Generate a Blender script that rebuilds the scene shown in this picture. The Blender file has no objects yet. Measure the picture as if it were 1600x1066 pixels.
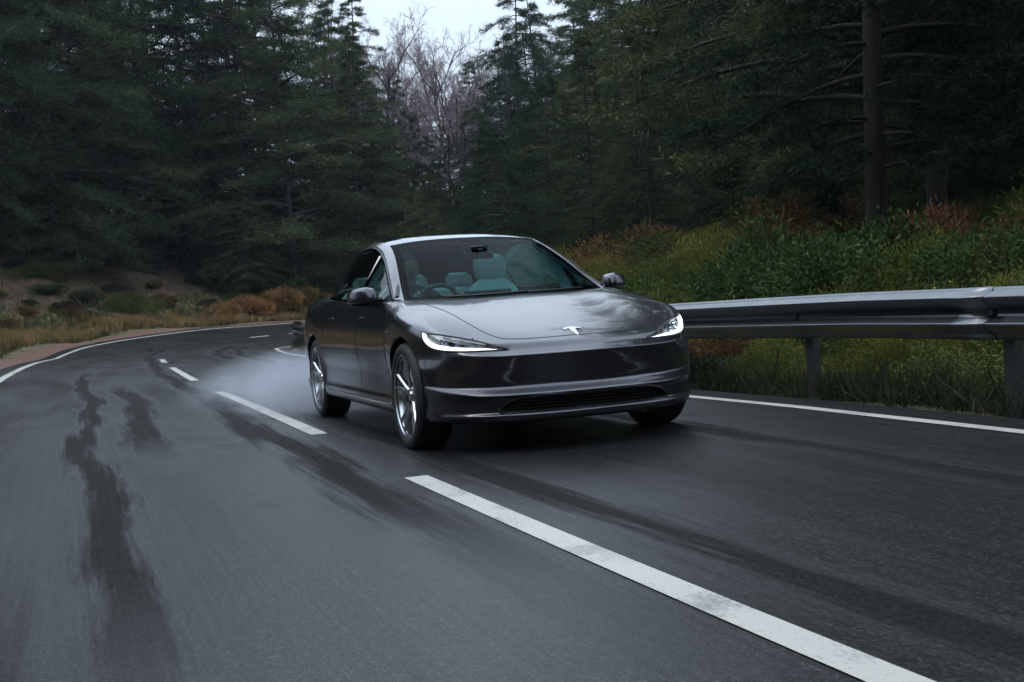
import bpy, bmesh, math, random
import numpy as np
from mathutils import Vector, Matrix
from mathutils.bvhtree import BVHTree

sc = bpy.context.scene
COL = sc.collection
# ------------------------------------------------------------------ camera
CAM = (7.1606, -2.7858, 0.8809)
YAW, PITCH, ROLL = 2.7924, -0.0350, -0.0656
def cam_axes():
    cy, sy, cp, sp = math.cos(YAW), math.sin(YAW), math.cos(PITCH), math.sin(PITCH)
    f = Vector((cy*cp, sy*cp, sp)); r = Vector((sy, -cy, 0)); u = r.cross(f)
    cr, sr = math.cos(ROLL), math.sin(ROLL)
    return cr*r + sr*u, -sr*r + cr*u, f
cr_, cu_, cf_ = cam_axes()
cd = bpy.data.cameras.new("camera"); cam = bpy.data.objects.new("camera", cd); COL.objects.link(cam)
M = Matrix.Identity(4)
for i, a in enumerate((cr_, cu_, -cf_)):
    for j in range(3): M[j][i] = a[j]
M.translation = Vector(CAM); cam.matrix_world = M
cd.sensor_width = 36.0; cd.lens = 1850/1600*36; cd.clip_start = 0.05; cd.clip_end = 3000
sc.camera = cam
# ------------------------------------------------------------------ sky and sun
SUN_EL, SUN_AZ = math.radians(60), math.radians(-75)     # azimuth of the brighter part of the cloud, from +x
w = bpy.data.worlds.new("World"); sc.world = w; w.use_nodes = True
nt = w.node_tree; nt.nodes.clear()
out = nt.nodes.new("ShaderNodeOutputWorld"); bg = nt.nodes.new("ShaderNodeBackground")
sky = nt.nodes.new("ShaderNodeTexSky"); sky.sky_type = 'NISHITA'; sky.sun_disc = False
sky.sun_elevation = SUN_EL; sky.sun_rotation = math.pi/2 - SUN_AZ; sky.air_density = 1.0; sky.dust_density = 2.0
mix = nt.nodes.new("ShaderNodeMix"); mix.data_type = 'RGBA'; mix.inputs[0].default_value = 0.80
tc = nt.nodes.new("ShaderNodeTexCoord"); nz = nt.nodes.new("ShaderNodeTexNoise"); nz.inputs["Scale"].default_value = 2.2; nz.inputs["Detail"].default_value = 5
rp = nt.nodes.new("ShaderNodeValToRGB")
rp.color_ramp.elements[0].position = .3; rp.color_ramp.elements[0].color = (8.8, 10.5, 12.4, 1)
rp.color_ramp.elements[1].position = .72; rp.color_ramp.elements[1].color = (10.8, 12.3, 14.0, 1)
nt.links.new(tc.outputs["Generated"], nz.inputs["Vector"]); nt.links.new(nz.outputs["Fac"], rp.inputs[0])
nt.links.new(sky.outputs[0], mix.inputs[6]); nt.links.new(rp.outputs[0], mix.inputs[7])
# an overcast sky is brightest overhead and falls off to the horizon
sx = nt.nodes.new("ShaderNodeSeparateXYZ"); nt.links.new(tc.outputs["Generated"], sx.inputs[0])
mr = nt.nodes.new("ShaderNodeMapRange"); mr.interpolation_type = 'SMOOTHSTEP'
mr.inputs[1].default_value = 0.15; mr.inputs[2].default_value = 0.85; mr.inputs[3].default_value = 1.48; mr.inputs[4].default_value = 3.3
nt.links.new(sx.outputs[2], mr.inputs[0])
vm_ = nt.nodes.new("ShaderNodeVectorMath"); vm_.operation = 'SCALE'; nt.links.new(mix.outputs[2], vm_.inputs[0]); nt.links.new(mr.outputs[0], vm_.inputs["Scale"])
nt.links.new(vm_.outputs[0], bg.inputs[0]); bg.inputs[1].default_value = 0.088
nt.links.new(bg.outputs[0], out.inputs[0])
sd = bpy.data.lights.new("sun", 'SUN'); sd.energy = 0.5; sd.angle = math.radians(18); sd.color = (1, .97, .93)
so = bpy.data.objects.new("sun", sd); COL.objects.link(so)
so.rotation_euler = Vector((math.cos(SUN_AZ)*math.cos(SUN_EL), math.sin(SUN_AZ)*math.cos(SUN_EL), math.sin(SUN_EL))).to_track_quat('Z', 'Y').to_euler()
sc.view_settings.view_transform = 'Standard'; sc.view_settings.look = 'None'
sc.view_settings.exposure = -0.38; sc.view_settings.gamma = 1.0; sc.view_settings.use_curve_mapping = False
sc.cycles.max_bounces = 8; sc.cycles.transparent_max_bounces = 12; sc.cycles.diffuse_bounces = 3
sc.cycles.sample_clamp_indirect = 5.0

# ------------------------------------------------------------------ helpers
rng = np.random.default_rng(7)
def tag(o, label=None, cat=None, group=None, kind=None):
    if label: o['label'] = label
    if cat: o['category'] = cat
    if group: o['group'] = group
    if kind: o['kind'] = kind
    return o
def mesh_np(name, V, faces, mats, parent=None, smooth=True, normals=None, fmat=None, uv=None):
    """V (n,3) array; faces: (m,k) int array or list of index tuples"""
    me = bpy.data.meshes.new(name)
    V = np.asarray(V, dtype=np.float32)
    if isinstance(faces, np.ndarray):
        m, k = faces.shape
        me.vertices.add(len(V)); me.vertices.foreach_set("co", V.ravel())
        me.loops.add(m*k); me.loops.foreach_set("vertex_index", faces.astype(np.int32).ravel())
        me.polygons.add(m)
        me.polygons.foreach_set("loop_start", np.arange(0, m*k, k, dtype=np.int32))
        try: me.polygons.foreach_set("loop_total", np.full(m, k, dtype=np.int32))
        except Exception: pass
        me.update(calc_edges=True)
    else:
        me.from_pydata([tuple(map(float, v)) for v in V], [], [tuple(int(i) for i in f) for f in faces]); me.update()
    if not isinstance(mats, (list, tuple)): mats = [mats]
    for m_ in mats: me.materials.append(m_)
    if fmat is not None: me.polygons.foreach_set("material_index", np.asarray(fmat, dtype=np.int32))
    me.polygons.foreach_set("use_smooth", np.full(len(me.polygons), smooth))
    if uv is not None:
        ul = me.uv_layers.new(name="UVMap")
        li = np.zeros(len(me.loops), dtype=np.int32); me.loops.foreach_get("vertex_index", li)
        ul.data.foreach_set("uv", np.asarray(uv, dtype=np.float32)[li].ravel())
    me.validate(); me.update()
    if normals is not None and len(me.vertices) == len(normals):
        me.normals_split_custom_set_from_vertices([tuple(map(float, n)) for n in normals])
    o = bpy.data.objects.new(name, me); COL.objects.link(o)
    if parent is not None: o.parent = parent
    return o
def empty(name, loc=(0, 0, 0), rz=0, parent=None):
    o = bpy.data.objects.new(name, None); COL.objects.link(o); o.location = loc; o.rotation_euler = (0, 0, rz)
    o.empty_display_size = .2
    if parent is not None: o.parent = parent
    return o
class MB:
    """collects simple shapes into ONE mesh"""
    def __init__(s): s.v = []; s.f = []; s.m = []; s.cur = 0
    def add(s, V, F):
        b = len(s.v); s.v += [tuple(map(float, v)) for v in V]; s.f += [tuple(i+b for i in f) for f in F]; s.m += [s.cur]*len(F)
    def box(s, lo, hi, mat=None, bev=0.0):
        (x0, y0, z0), (x1, y1, z1) = lo, hi
        if bev > 0:
            b = min(bev, (x1-x0)*.45, (y1-y0)*.45, (z1-z0)*.45)
            V = []
            for sx in (0, 1):
                for sy in (0, 1):
                    for sz in (0, 1):
                        X, Y, Z = (x0, x1)[sx], (y0, y1)[sy], (z0, z1)[sz]
                        ix, iy, iz = (b, -b)[sx], (b, -b)[sy], (b, -b)[sz]
                        V += [(X, Y+iy, Z+iz), (X+ix, Y, Z+iz), (X+ix, Y+iy, Z)]
            def I(sx, sy, sz, k): return (sx*4+sy*2+sz)*3+k
            F = []
            F += [[I(0,0,0,0), I(0,0,1,0), I(0,1,1,0), I(0,1,0,0)], [I(1,0,0,0), I(1,1,0,0), I(1,1,1,0), I(1,0,1,0)]]
            F += [[I(0,0,0,1), I(1,0,0,1), I(1,0,1,1), I(0,0,1,1)], [I(0,1,0,1), I(0,1,1,1), I(1,1,1,1), I(1,1,0,1)]]
            F += [[I(0,0,0,2), I(0,1,0,2), I(1,1,0,2), I(1,0,0,2)], [I(0,0,1,2), I(1,0,1,2), I(1,1,1,2), I(0,1,1,2)]]
            for a in (0, 1):
                for c in (0, 1):
                    F.append([I(a,c,0,0), I(a,c,1,0), I(a,c,1,1), I(a,c,0,1)])
                    F.append([I(a,0,c,0), I(a,1,c,0), I(a,1,c,2), I(a,0,c,2)])
                    F.append([I(0,a,c,1), I(1,a,c,1), I(1,a,c,2), I(0,a,c,2)])
            for a in (0, 1):
                for c in (0, 1):
                    for d in (0, 1): F.append([I(a,c,d,0), I(a,c,d,1), I(a,c,d,2)])
        else:
            V = [(x0,y0,z0),(x1,y0,z0),(x1,y1,z0),(x0,y1,z0),(x0,y0,z1),(x1,y0,z1),(x1,y1,z1),(x0,y1,z1)]
            F = [(0,3,2,1),(4,5,6,7),(0,1,5,4),(1,2,6,5),(2,3,7,6),(3,0,4,7)]
        if mat is not None: V = [tuple(mat @ Vector(v)) for v in V]
        s.add(V, F)
    def tube(s, pts, rad, n=8, cap=True, closed=False, squash=1.0, up=None):
        P = [Vector(p) for p in pts]; N = len(P)
        if not isinstance(rad, (list, tuple, np.ndarray)): rad = [rad]*N
        V = []; prev = None
        for i, p in enumerate(P):
            if closed: t = P[(i+1) % N] - P[i-1]
            else: t = P[min(i+1, N-1)] - P[max(i-1, 0)]
            if t.length < 1e-9: t = Vector((0, 0, 1))
            t.normalize()
            if prev is None:
                a = Vector(up) if up else (Vector((0, 0, 1)) if abs(t.z) < .9 else Vector((1, 0, 0)))
            else: a = prev
            nrm = (a - a.dot(t)*t)
            if nrm.length < 1e-6: nrm = t.orthogonal()
            nrm.normalize(); prev = nrm; bi = t.cross(nrm)
            for k in range(n):
                an = 2*math.pi*k/n
                V.append(p + float(rad[i])*(math.cos(an)*nrm*squash + math.sin(an)*bi))
        F = []
        for i in range(N if closed else N-1):
            j = (i+1) % N
            for k in range(n):
                k2 = (k+1) % n; F.append((i*n+k, i*n+k2, j*n+k2, j*n+k))
        if cap and not closed:
            F.append(tuple(range(n))[::-1]); F.append(tuple((N-1)*n+k for k in range(n)))
        s.add(V, F)
    def lathe(s, prof, axis_pt, n=48, close=False):
        """profile of (r, y): revolve round the Y axis through axis_pt"""
        V = []
        for r, y in prof:
            for k in range(n):
                a = 2*math.pi*k/n; V.append((axis_pt[0]+r*math.cos(a), axis_pt[1]+y, axis_pt[2]+r*math.sin(a)))
        F = []; m = len(prof)
        for i in range(m if close else m-1):
            j = (i+1) % m
            for k in range(n): F.append((i*n+k, i*n+(k+1) % n, j*n+(k+1) % n, j*n+k))
        s.add(V, F)
    def build(s, name, mats, parent=None, smooth=False, angle=None):
        me = bpy.data.meshes.new(name); me.from_pydata(s.v, [], s.f); me.update()
        if not isinstance(mats, (list, tuple)): mats = [mats]
        for m_ in mats: me.materials.append(m_)
        if len(mats) > 1: me.polygons.foreach_set("material_index", np.array(s.m, dtype=np.int32))
        bm = bmesh.new(); bm.from_mesh(me); bmesh.ops.recalc_face_normals(bm, faces=bm.faces)
        if smooth:
            for f in bm.faces: f.smooth = True
            for e in bm.edges:
                if len(e.link_faces) == 2 and e.calc_face_angle(0) > math.radians(angle or 40): e.smooth = False
        bm.to_mesh(me); bm.free(); me.update()
        o = bpy.data.objects.new(name, me); COL.objects.link(o)
        if parent is not None: o.parent = parent
        return o
def lerp(a, b, t): return a+(b-a)*t

# ------------------------------------------------------------------ materials
def newmat(name):
    m = bpy.data.materials.new(name); m.use_nodes = True
    nt = m.node_tree; b = nt.nodes["Principled BSDF"]; return m, nt, b
def N(nt, t, **k):
    n = nt.nodes.new(t)
    for a, v in k.items():
        if a in n.inputs: n.inputs[a].default_value = v
        else: setattr(n, a, v)
    return n
def simple(name, col, rough=.5, metal=0, var=.12, vscale=20, bump=0, bscale=80, coat=0, spec=None, emit=None, es=0):
    m, nt, b = newmat(name)
    b.inputs["Roughness"].default_value = rough; b.inputs["Metallic"].default_value = metal
    b.inputs["Coat Weight"].default_value = coat; b.inputs["Coat Roughness"].default_value = .04
    if spec is not None: b.inputs["Specular IOR Level"].default_value = spec
    tc = N(nt, "ShaderNodeTexCoord"); nz = N(nt, "ShaderNodeTexNoise", Scale=vscale, Detail=4.0)
    nt.links.new(tc.outputs["Object"], nz.inputs["Vector"])
    mx = N(nt, "ShaderNodeMix", data_type='RGBA')
    c = np.array(col[:3]); mx.inputs[6].default_value = (*np.clip(c*(1-var), 0, 1), 1); mx.inputs[7].default_value = (*np.clip(c*(1+var), 0, 1), 1)
    nt.links.new(nz.outputs["Fac"], mx.inputs[0]); nt.links.new(mx.outputs[2], b.inputs["Base Color"])
    if bump:
        n2 = N(nt, "ShaderNodeTexNoise", Scale=bscale, Detail=3.0); nt.links.new(tc.outputs["Object"], n2.inputs["Vector"])
        bp = N(nt, "ShaderNodeBump", Strength=bump, Distance=.01); nt.links.new(n2.outputs["Fac"], bp.inputs["Height"]); nt.links.new(bp.outputs[0], b.inputs["Normal"])
    if emit: b.inputs["Emission Color"].default_value = (*emit, 1); b.inputs["Emission Strength"].default_value = es
    return m
def foliage(name, c1, c2, c3=None, rough=.6, scale=1.2, trans=.25):
    m, nt, b = newmat(name)
    tc = N(nt, "ShaderNodeTexCoord"); nz = N(nt, "ShaderNodeTexNoise", Scale=scale, Detail=5.0)
    n2 = N(nt, "ShaderNodeTexNoise", Scale=scale*14, Detail=2.0); oi = N(nt, "ShaderNodeObjectInfo")
    nt.links.new(tc.outputs["Object"], nz.inputs["Vector"]); nt.links.new(tc.outputs["Object"], n2.inputs["Vector"])
    ad = N(nt, "ShaderNodeMath", operation='ADD'); nt.links.new(nz.outputs["Fac"], ad.inputs[0])
    sb = N(nt, "ShaderNodeMath", operation='MULTIPLY_ADD'); nt.links.new(n2.outputs["Fac"], sb.inputs[0]); sb.inputs[1].default_value = .6; sb.inputs[2].default_value = -.3
    nt.links.new(sb.outputs[0], ad.inputs[1])
    r = N(nt, "ShaderNodeValToRGB"); r.color_ramp.elements[0].position = .34; r.color_ramp.elements[1].position = .66
    r.color_ramp.elements[0].color = (*c1, 1); r.color_ramp.elements[1].color = (*c2, 1)
    if c3: e = r.color_ramp.elements.new(.8); e.color = (*c3, 1)
    nt.links.new(ad.outputs[0], r.inputs[0])
    hs = N(nt, "ShaderNodeHueSaturation"); hs.inputs["Saturation"].default_value = 1
    mr = N(nt, "ShaderNodeMapRange"); mr.inputs[3].default_value = .465; mr.inputs[4].default_value = .525; nt.links.new(oi.outputs["Random"], mr.inputs[0]); nt.links.new(mr.outputs[0], hs.inputs["Hue"])
    m2 = N(nt, "ShaderNodeMapRange"); m2.inputs[3].default_value = 1.35; m2.inputs[4].default_value = .7; nt.links.new(oi.outputs["Random"], m2.inputs[0]); nt.links.new(m2.outputs[0], hs.inputs["Value"])
    nt.links.new(r.outputs[0], hs.inputs["Color"])
    nt.links.new(hs.outputs[0], b.inputs["Base Color"]); b.inputs["Roughness"].default_value = rough; b.inputs["Specular IOR Level"].default_value = .12
    if trans:
        tr = N(nt, "ShaderNodeBsdfTranslucent"); nt.links.new(hs.outputs[0], tr.inputs[0])
        ms = N(nt, "ShaderNodeMixShader"); ms.inputs[0].default_value = trans
        o = [n for n in nt.nodes if n.type == 'OUTPUT_MATERIAL'][0]
        nt.links.new(b.outputs[0], ms.inputs[1]); nt.links.new(tr.outputs[0], ms.inputs[2]); nt.links.new(ms.outputs[0], o.inputs[0])
    return m
def paint_mat():
    m, nt, b = newmat("wet_dark_grey_car_paint")
    b.inputs["Metallic"].default_value = .75; b.inputs["Roughness"].default_value = .32
    b.inputs["Coat Weight"].default_value = 1; b.inputs["Coat Roughness"].default_value = .055; b.inputs["Coat IOR"].default_value = 1.62
    tc = N(nt, "ShaderNodeTexCoord")
    fl = N(nt, "ShaderNodeTexVoronoi", Scale=900.0); nt.links.new(tc.outputs["Object"], fl.inputs["Vector"])
    mx = N(nt, "ShaderNodeMix", data_type='RGBA'); mx.inputs[6].default_value = (.010, .010, .016, 1); mx.inputs[7].default_value = (.027, .026, .039, 1)
    nt.links.new(fl.outputs["Color"], mx.inputs[0]); nt.links.new(mx.outputs[2], b.inputs["Base Color"])
    # rain drops standing on the paint
    v = N(nt, "ShaderNodeTexVoronoi", Scale=85.0); v.inputs["Randomness"].default_value = 1
    nt.links.new(tc.outputs["Object"], v.inputs["Vector"])
    rr = N(nt, "ShaderNodeMapRange"); rr.inputs[1].default_value = .0; rr.inputs[2].default_value = .33; rr.inputs[3].default_value = 1; rr.inputs[4].default_value = 0
    nt.links.new(v.outputs["Distance"], rr.inputs[0])
    nz = N(nt, "ShaderNodeTexNoise", Scale=9.0, Detail=3.0); nt.links.new(tc.outputs["Object"], nz.inputs["Vector"])
    mu = N(nt, "ShaderNodeMath", operation='MULTIPLY'); nt.links.new(rr.outputs[0], mu.inputs[0]); nt.links.new(nz.outputs["Fac"], mu.inputs[1])
    bp = N(nt, "ShaderNodeBump", Strength=.5, Distance=.0016); nt.links.new(mu.outputs[0], bp.inputs["Height"])
    nt.links.new(bp.outputs[0], b.inputs["Coat Normal"])
    return m
def glass_mat(name, tint, gloss=1.0, rough=0.0):
    m, nt, b = newmat(name); nt.nodes.remove(b)
    o = [n for n in nt.nodes if n.type == 'OUTPUT_MATERIAL'][0]
    t = N(nt, "ShaderNodeBsdfTransparent"); t.inputs[0].default_value = (*tint, 1)
    g = N(nt, "ShaderNodeBsdfGlossy"); g.inputs[0].default_value = (.95, .98, 1, 1); g.inputs["Roughness"].default_value = rough
    f = N(nt, "ShaderNodeFresnel"); f.inputs["IOR"].default_value = 1.55
    tc = N(nt, "ShaderNodeTexCoord"); nz = N(nt, "ShaderNodeTexVoronoi", Scale=70.0); nt.links.new(tc.outputs["Object"], nz.inputs["Vector"])
    rr = N(nt, "ShaderNodeMapRange"); rr.inputs[1].default_value = .0; rr.inputs[2].default_value = .3; rr.inputs[3].default_value = 1; rr.inputs[4].default_value = 0
    nt.links.new(nz.outputs["Distance"], rr.inputs[0])
    bp = N(nt, "ShaderNodeBump", Strength=.1, Distance=.001); nt.links.new(rr.outputs[0], bp.inputs["Height"]); nt.links.new(bp.outputs[0], g.inputs["Normal"])
    mu = N(nt, "ShaderNodeMath", operation='MULTIPLY'); mu.inputs[1].default_value = gloss; nt.links.new(f.outputs[0], mu.inputs[0])
    ms = N(nt, "ShaderNodeMixShader"); nt.links.new(mu.outputs[0], ms.inputs[0]); nt.links.new(t.outputs[0], ms.inputs[1]); nt.links.new(g.outputs[0], ms.inputs[2])
    nt.links.new(ms.outputs[0], o.inputs[0]); return m
# ================================================================== THE ROAD AND THE GROUND
SN = np.array([0, 6, 12, 18, 22, 26, 30, 34, 38, 44, 52, 70.])
KK = np.array([.0004,.0011,-.0004,.0037,.0032,.0026,.0088,.0165,.0297,.0416,.0435,.0435]); GG = np.array([-.0112,.0035,-.004,.005,-.0008,-.0016,-.0042,.003,.0091,.0024,-.0044,.0019]); BB = np.array([.002,.002,.0204,.0313,.0378,.0419,.0396,.028,.0719,.109,.1695,.1787])
RW_L, RW_R = 2.846, 3.139              # centre line to the edge lines
_s = np.arange(0, 150, .25)
_k = np.interp(_s, SN, KK); _k[_s > 86] = 0
_g = np.interp(_s, SN, GG); _g[_s > 72] = 0
_b = np.minimum(np.interp(_s, SN, BB), .15)
_th = np.concatenate([[0], np.cumsum((_k[1:]+_k[:-1])/2*.25)])-.010
_x = 6+np.concatenate([[0], np.cumsum(-np.cos(_th[1:])*.25)])
_y = -1.157+np.concatenate([[0], np.cumsum(np.sin(_th[1:])*.25)])
_z = np.concatenate([[0], np.cumsum((_g[1:]+_g[:-1])/2*.25)])
# unseen bend behind the camera, added so pines block sky from car reflections
_sb = np.arange(-96, 0, .5); _kb = np.where(_sb < -22, .032, 0.)
_tb = -.01-np.cumsum(_kb[::-1]*.5)[::-1]
_xb = 6+np.cumsum((np.cos(_tb)*.5)[::-1])[::-1]; _yb = -1.157-np.cumsum((np.sin(_tb)*.5)[::-1])[::-1]
S_ = np.concatenate([_sb, _s]); X_ = np.concatenate([_xb, _x]); Y_ = np.concatenate([_yb, _y])
Z_ = np.concatenate([0*_sb, _z]); Z_ = Z_+.016*np.clip((S_-.5)/4, 0, 1); TH_ = np.concatenate([_tb, _th]); BK_ = np.concatenate([0*_sb+.004, _b])
def road_pt(s, d, dz=0.0):
    """s metres along the centre line (away from the camera), d metres to the guard-rail side"""
    x = np.interp(s, S_, X_); y = np.interp(s, S_, Y_); z = np.interp(s, S_, Z_); th = np.interp(s, S_, TH_); b = np.interp(s, S_, BK_)
    # gentle crown sag towards the verge
    return np.stack(np.broadcast_arrays(x+np.sin(th)*d, y+np.cos(th)*d, z-b*d+dz), -1)
def road_strip(name, s, d0, d1, dz, mat, nd=2, parent=None):
    s = np.asarray(s); dd = np.linspace(0, 1, nd)
    D = d0+(d1-d0)*dd
    P = road_pt(s[:, None], D[None, :], dz); n, m = len(s), nd
    I = np.arange(n*m).reshape(n, m)
    F = np.stack([I[:-1, :-1], I[:-1, 1:], I[1:, 1:], I[1:, :-1]], -1).reshape(-1, 4)[:, ::-1]
    uv = np.stack(np.broadcast_arrays(s[:, None], D[None, :]), -1).reshape(-1, 2)
    return mesh_np(name, P.reshape(-1, 3), F, mat, parent, uv=uv)
def vnoise(x, y, seed=0):
    """smooth value noise, numpy"""
    xi = np.floor(x).astype(int); yi = np.floor(y).astype(int); fx = x-xi; fy = y-yi
    fx = fx*fx*(3-2*fx); fy = fy*fy*(3-2*fy)
    def h(a, b):
        t = np.sin(a*127.1+b*311.7+seed*74.7)*43758.5453; return t-np.floor(t)
    return (h(xi, yi)*(1-fx)+h(xi+1, yi)*fx)*(1-fy)+(h(xi, yi+1)*(1-fx)+h(xi+1, yi+1)*fx)*fy
def nearest(x, y):
    """(s, d) of world points"""
    x = np.asarray(x, float).ravel(); y = np.asarray(y, float).ravel(); so = np.empty_like(x); do = np.empty_like(x)
    for a in range(0, len(x), 4000):
        q = slice(a, a+4000)
        dx = x[q, None]-X_[None]; dy = y[q, None]-Y_[None]; i = (dx*dx+dy*dy).argmin(1); r = np.arange(len(i))
        t = TH_[i]; ddx = dx[r, i]; ddy = dy[r, i]
        dist = np.hypot(ddx, ddy); side = ddx*np.sin(t)+ddy*np.cos(t)
        so[q] = S_[i]; do[q] = np.where(side >= 0, 1, -1)*dist
    return so, do
def ground_z(x, y):
    sh = np.shape(x); s, d = nearest(x, y)
    z0 = np.interp(s, S_, Z_); b = np.interp(s, S_, BK_)
    dc = np.clip(d, -RW_L-.4, RW_R+.5)
    z = z0-b*dc
    eL = np.maximum(-d-RW_L-.35, 0); eR = np.maximum(d-RW_R-.45, 0)
    xx = np.asarray(x, float).ravel(); yy = np.asarray(y, float).ravel()
    n1 = vnoise(xx*.35, yy*.35, 1)-.5; n2 = vnoise(xx*1.3, yy*1.3, 2)-.5; n3 = vnoise(xx*.08, yy*.08, 3)-.5
    far = np.clip(s/35, 0, 1)
    z += np.where(eL > 0, .03*np.minimum(eL, 1.5)+.10*np.clip(eL-1.5, 0, 3)+.36*np.clip(eL-3.4, 0, 12)+.12*np.clip(eL-18, 0, 80), 0)
    z += np.where(eR > 0, -.06*np.minimum(eR, 1.2)+.30*np.clip(eR-1.7, 0, 7)*(1-.75*far)+.16*np.clip(eR-9, 0, 40)*(1-.8*far), 0)
    e = np.maximum(eL, eR); wgt = np.clip(e/2.5, 0, 1)
    z += wgt*(n1*.5+n2*.12)+np.clip(e/12, 0, 1)*n3*2.5
    on = (e <= 0)
    z = np.where(on, z-.05, z-.05*np.clip(1-e/.3, 0, 1))
    return z.reshape(sh)

def asphalt():
    m, nt, b = newmat("wet_asphalt")
    uvn = N(nt, "ShaderNodeUVMap"); sep = N(nt, "ShaderNodeSeparateXYZ"); nt.links.new(uvn.outputs[0], sep.inputs[0])
    tc = N(nt, "ShaderNodeTexCoord")
    def math_(op, a, b_=None, c=None):
        n = N(nt, "ShaderNodeMath", operation=op)
        for i, v in enumerate((a, b_, c)):
            if v is None: continue
            if isinstance(v, (int, float)): n.inputs[i].default_value = v
            else: nt.links.new(v, n.inputs[i])
        return n.outputs[0]
    def vec(sx, sy, offx=0.):
        cm = N(nt, "ShaderNodeCombineXYZ"); nt.links.new(math_('MULTIPLY', sep.outputs[0], sx), cm.inputs[0]); nt.links.new(math_('MULTIPLY', sep.outputs[1], sy), cm.inputs[1]); cm.inputs[2].default_value = offx; return cm.outputs[0]
    def noise(v, sc_, det=4, rough=.55, dist=0.):
        n = N(nt, "ShaderNodeTexNoise", Scale=sc_, Detail=float(det), Roughness=rough, Distortion=dist); nt.links.new(v, n.inputs["Vector"]); return n.outputs["Fac"]
    def smooth(v, a, b_, lo=0., hi=1.):
        n = N(nt, "ShaderNodeMapRange"); n.interpolation_type = 'SMOOTHSTEP'
        n.inputs[1].default_value = a; n.inputs[2].default_value = b_; n.inputs[3].default_value = lo; n.inputs[4].default_value = hi
        nt.links.new(v, n.inputs[0]); return n.outputs[0]
    wob = noise(vec(.18, .18), 1.0, 3)                       # wandering of the wheel tracks
    wob2 = math_('MULTIPLY_ADD', wob, 1.1, -.55)
    edge = noise(vec(.55, 9.0), 1.0, 5, .65)                   # ragged edge of the damp patches
    edge2 = math_('MULTIPLY_ADD', edge, .46, -.23)
    def band(d0, half, s0, s1, slope=0.):
        dd = math_('ADD', math_('ADD', math_('SUBTRACT', sep.outputs[1], d0), math_('MULTIPLY', wob2, .5)), math_('MULTIPLY', sep.outputs[0], slope))
        a = math_('ADD', math_('ABSOLUTE', dd), edge2)
        m_ = smooth(a, half*.25, half*1.5, 1., 0.)
        g1 = smooth(sep.outputs[0], s0-1.5, s0+1.5); g2 = smooth(sep.outputs[0], s1-3, s1+3, 1., 0.)
        return math_('MULTIPLY', m_, math_('MULTIPLY', g1, g2))
    bands = [band(-1.50, .13, 2, 22), band(-1.05, .17, 7, 17), band(-.28, .17, 3, 60), band(.33, .13, -8, 9), band(2.05, .16, -20, 60), band(1.5, .22, 26, 44), band(-1.9, .16, -20, 3)]
    tot = bands[0]
    for x in bands[1:]: tot = math_('MAXIMUM', tot, x)
    blot = smooth(noise(vec(.35, .8), 1.0, 5, .6, .6), .56, .70)
    blot = math_('MULTIPLY', blot, .55)
    dark = math_('MAXIMUM', tot, blot)
    grain = noise(tc.outputs["Object"], 90., 3, .7)
    streak = noise(vec(.35, 40.), 1.0, 5, .7)
    big = noise(tc.outputs["Object"], .5, 4, .6)
    stone = N(nt, "ShaderNodeTexVoronoi", Scale=95.0); nt.links.new(tc.outputs["Object"], stone.inputs["Vector"])
    sx_ = N(nt, "ShaderNodeSeparateXYZ"); nt.links.new(stone.outputs["Color"], sx_.inputs[0])
    v = math_('MULTIPLY', math_('MULTIPLY_ADD', grain, 1.6, -.05), math_('MULTIPLY_ADD', math_('POWER', sx_.outputs[0], 3.), 1.5, .62))
    v = math_('MULTIPLY', v, math_('MULTIPLY_ADD', streak, 2.6, -.30))
    v = math_('MULTIPLY', v, math_('MULTIPLY_ADD', big, .7, .65))
    v = math_('MULTIPLY', v, math_('MULTIPLY_ADD', dark, -.55, 1.0))
    cm = N(nt, "ShaderNodeMix", data_type='RGBA'); cm.inputs[6].default_value = (0, 0, 0, 1); cm.inputs[7].default_value = (.023, .023, .0235, 1)
    cm.clamp_factor = False
    nt.links.new(v, cm.inputs[0]); nt.links.new(cm.outputs[2], b.inputs["Base Color"])
    rg = math_('MULTIPLY_ADD', noise(vec(.25, 1.4), 1.0, 4), .30, .17)
    rg = math_('ADD', rg, math_('MULTIPLY', dark, .38))
    nt.links.new(rg, b.inputs["Roughness"]); nt.links.new(math_('MULTIPLY_ADD', dark, -.30, .40), b.inputs["Specular IOR Level"])
    vo = N(nt, "ShaderNodeTexVoronoi", Scale=260.0); nt.links.new(tc.outputs["Object"], vo.inputs["Vector"])
    bp = N(nt, "ShaderNodeBump", Strength=.5, Distance=.0014)
    nt.links.new(vo.outputs["Distance"], bp.inputs["Height"])
    bp2 = N(nt, "ShaderNodeBump", Strength=.18, Distance=.006); nt.links.new(streak, bp2.inputs["Height"]); nt.links.new(bp.outputs[0], bp2.inputs["Normal"])
    nt.links.new(bp2.outputs[0], b.inputs["Normal"])
    return m
M_ASPH = asphalt()
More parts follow.
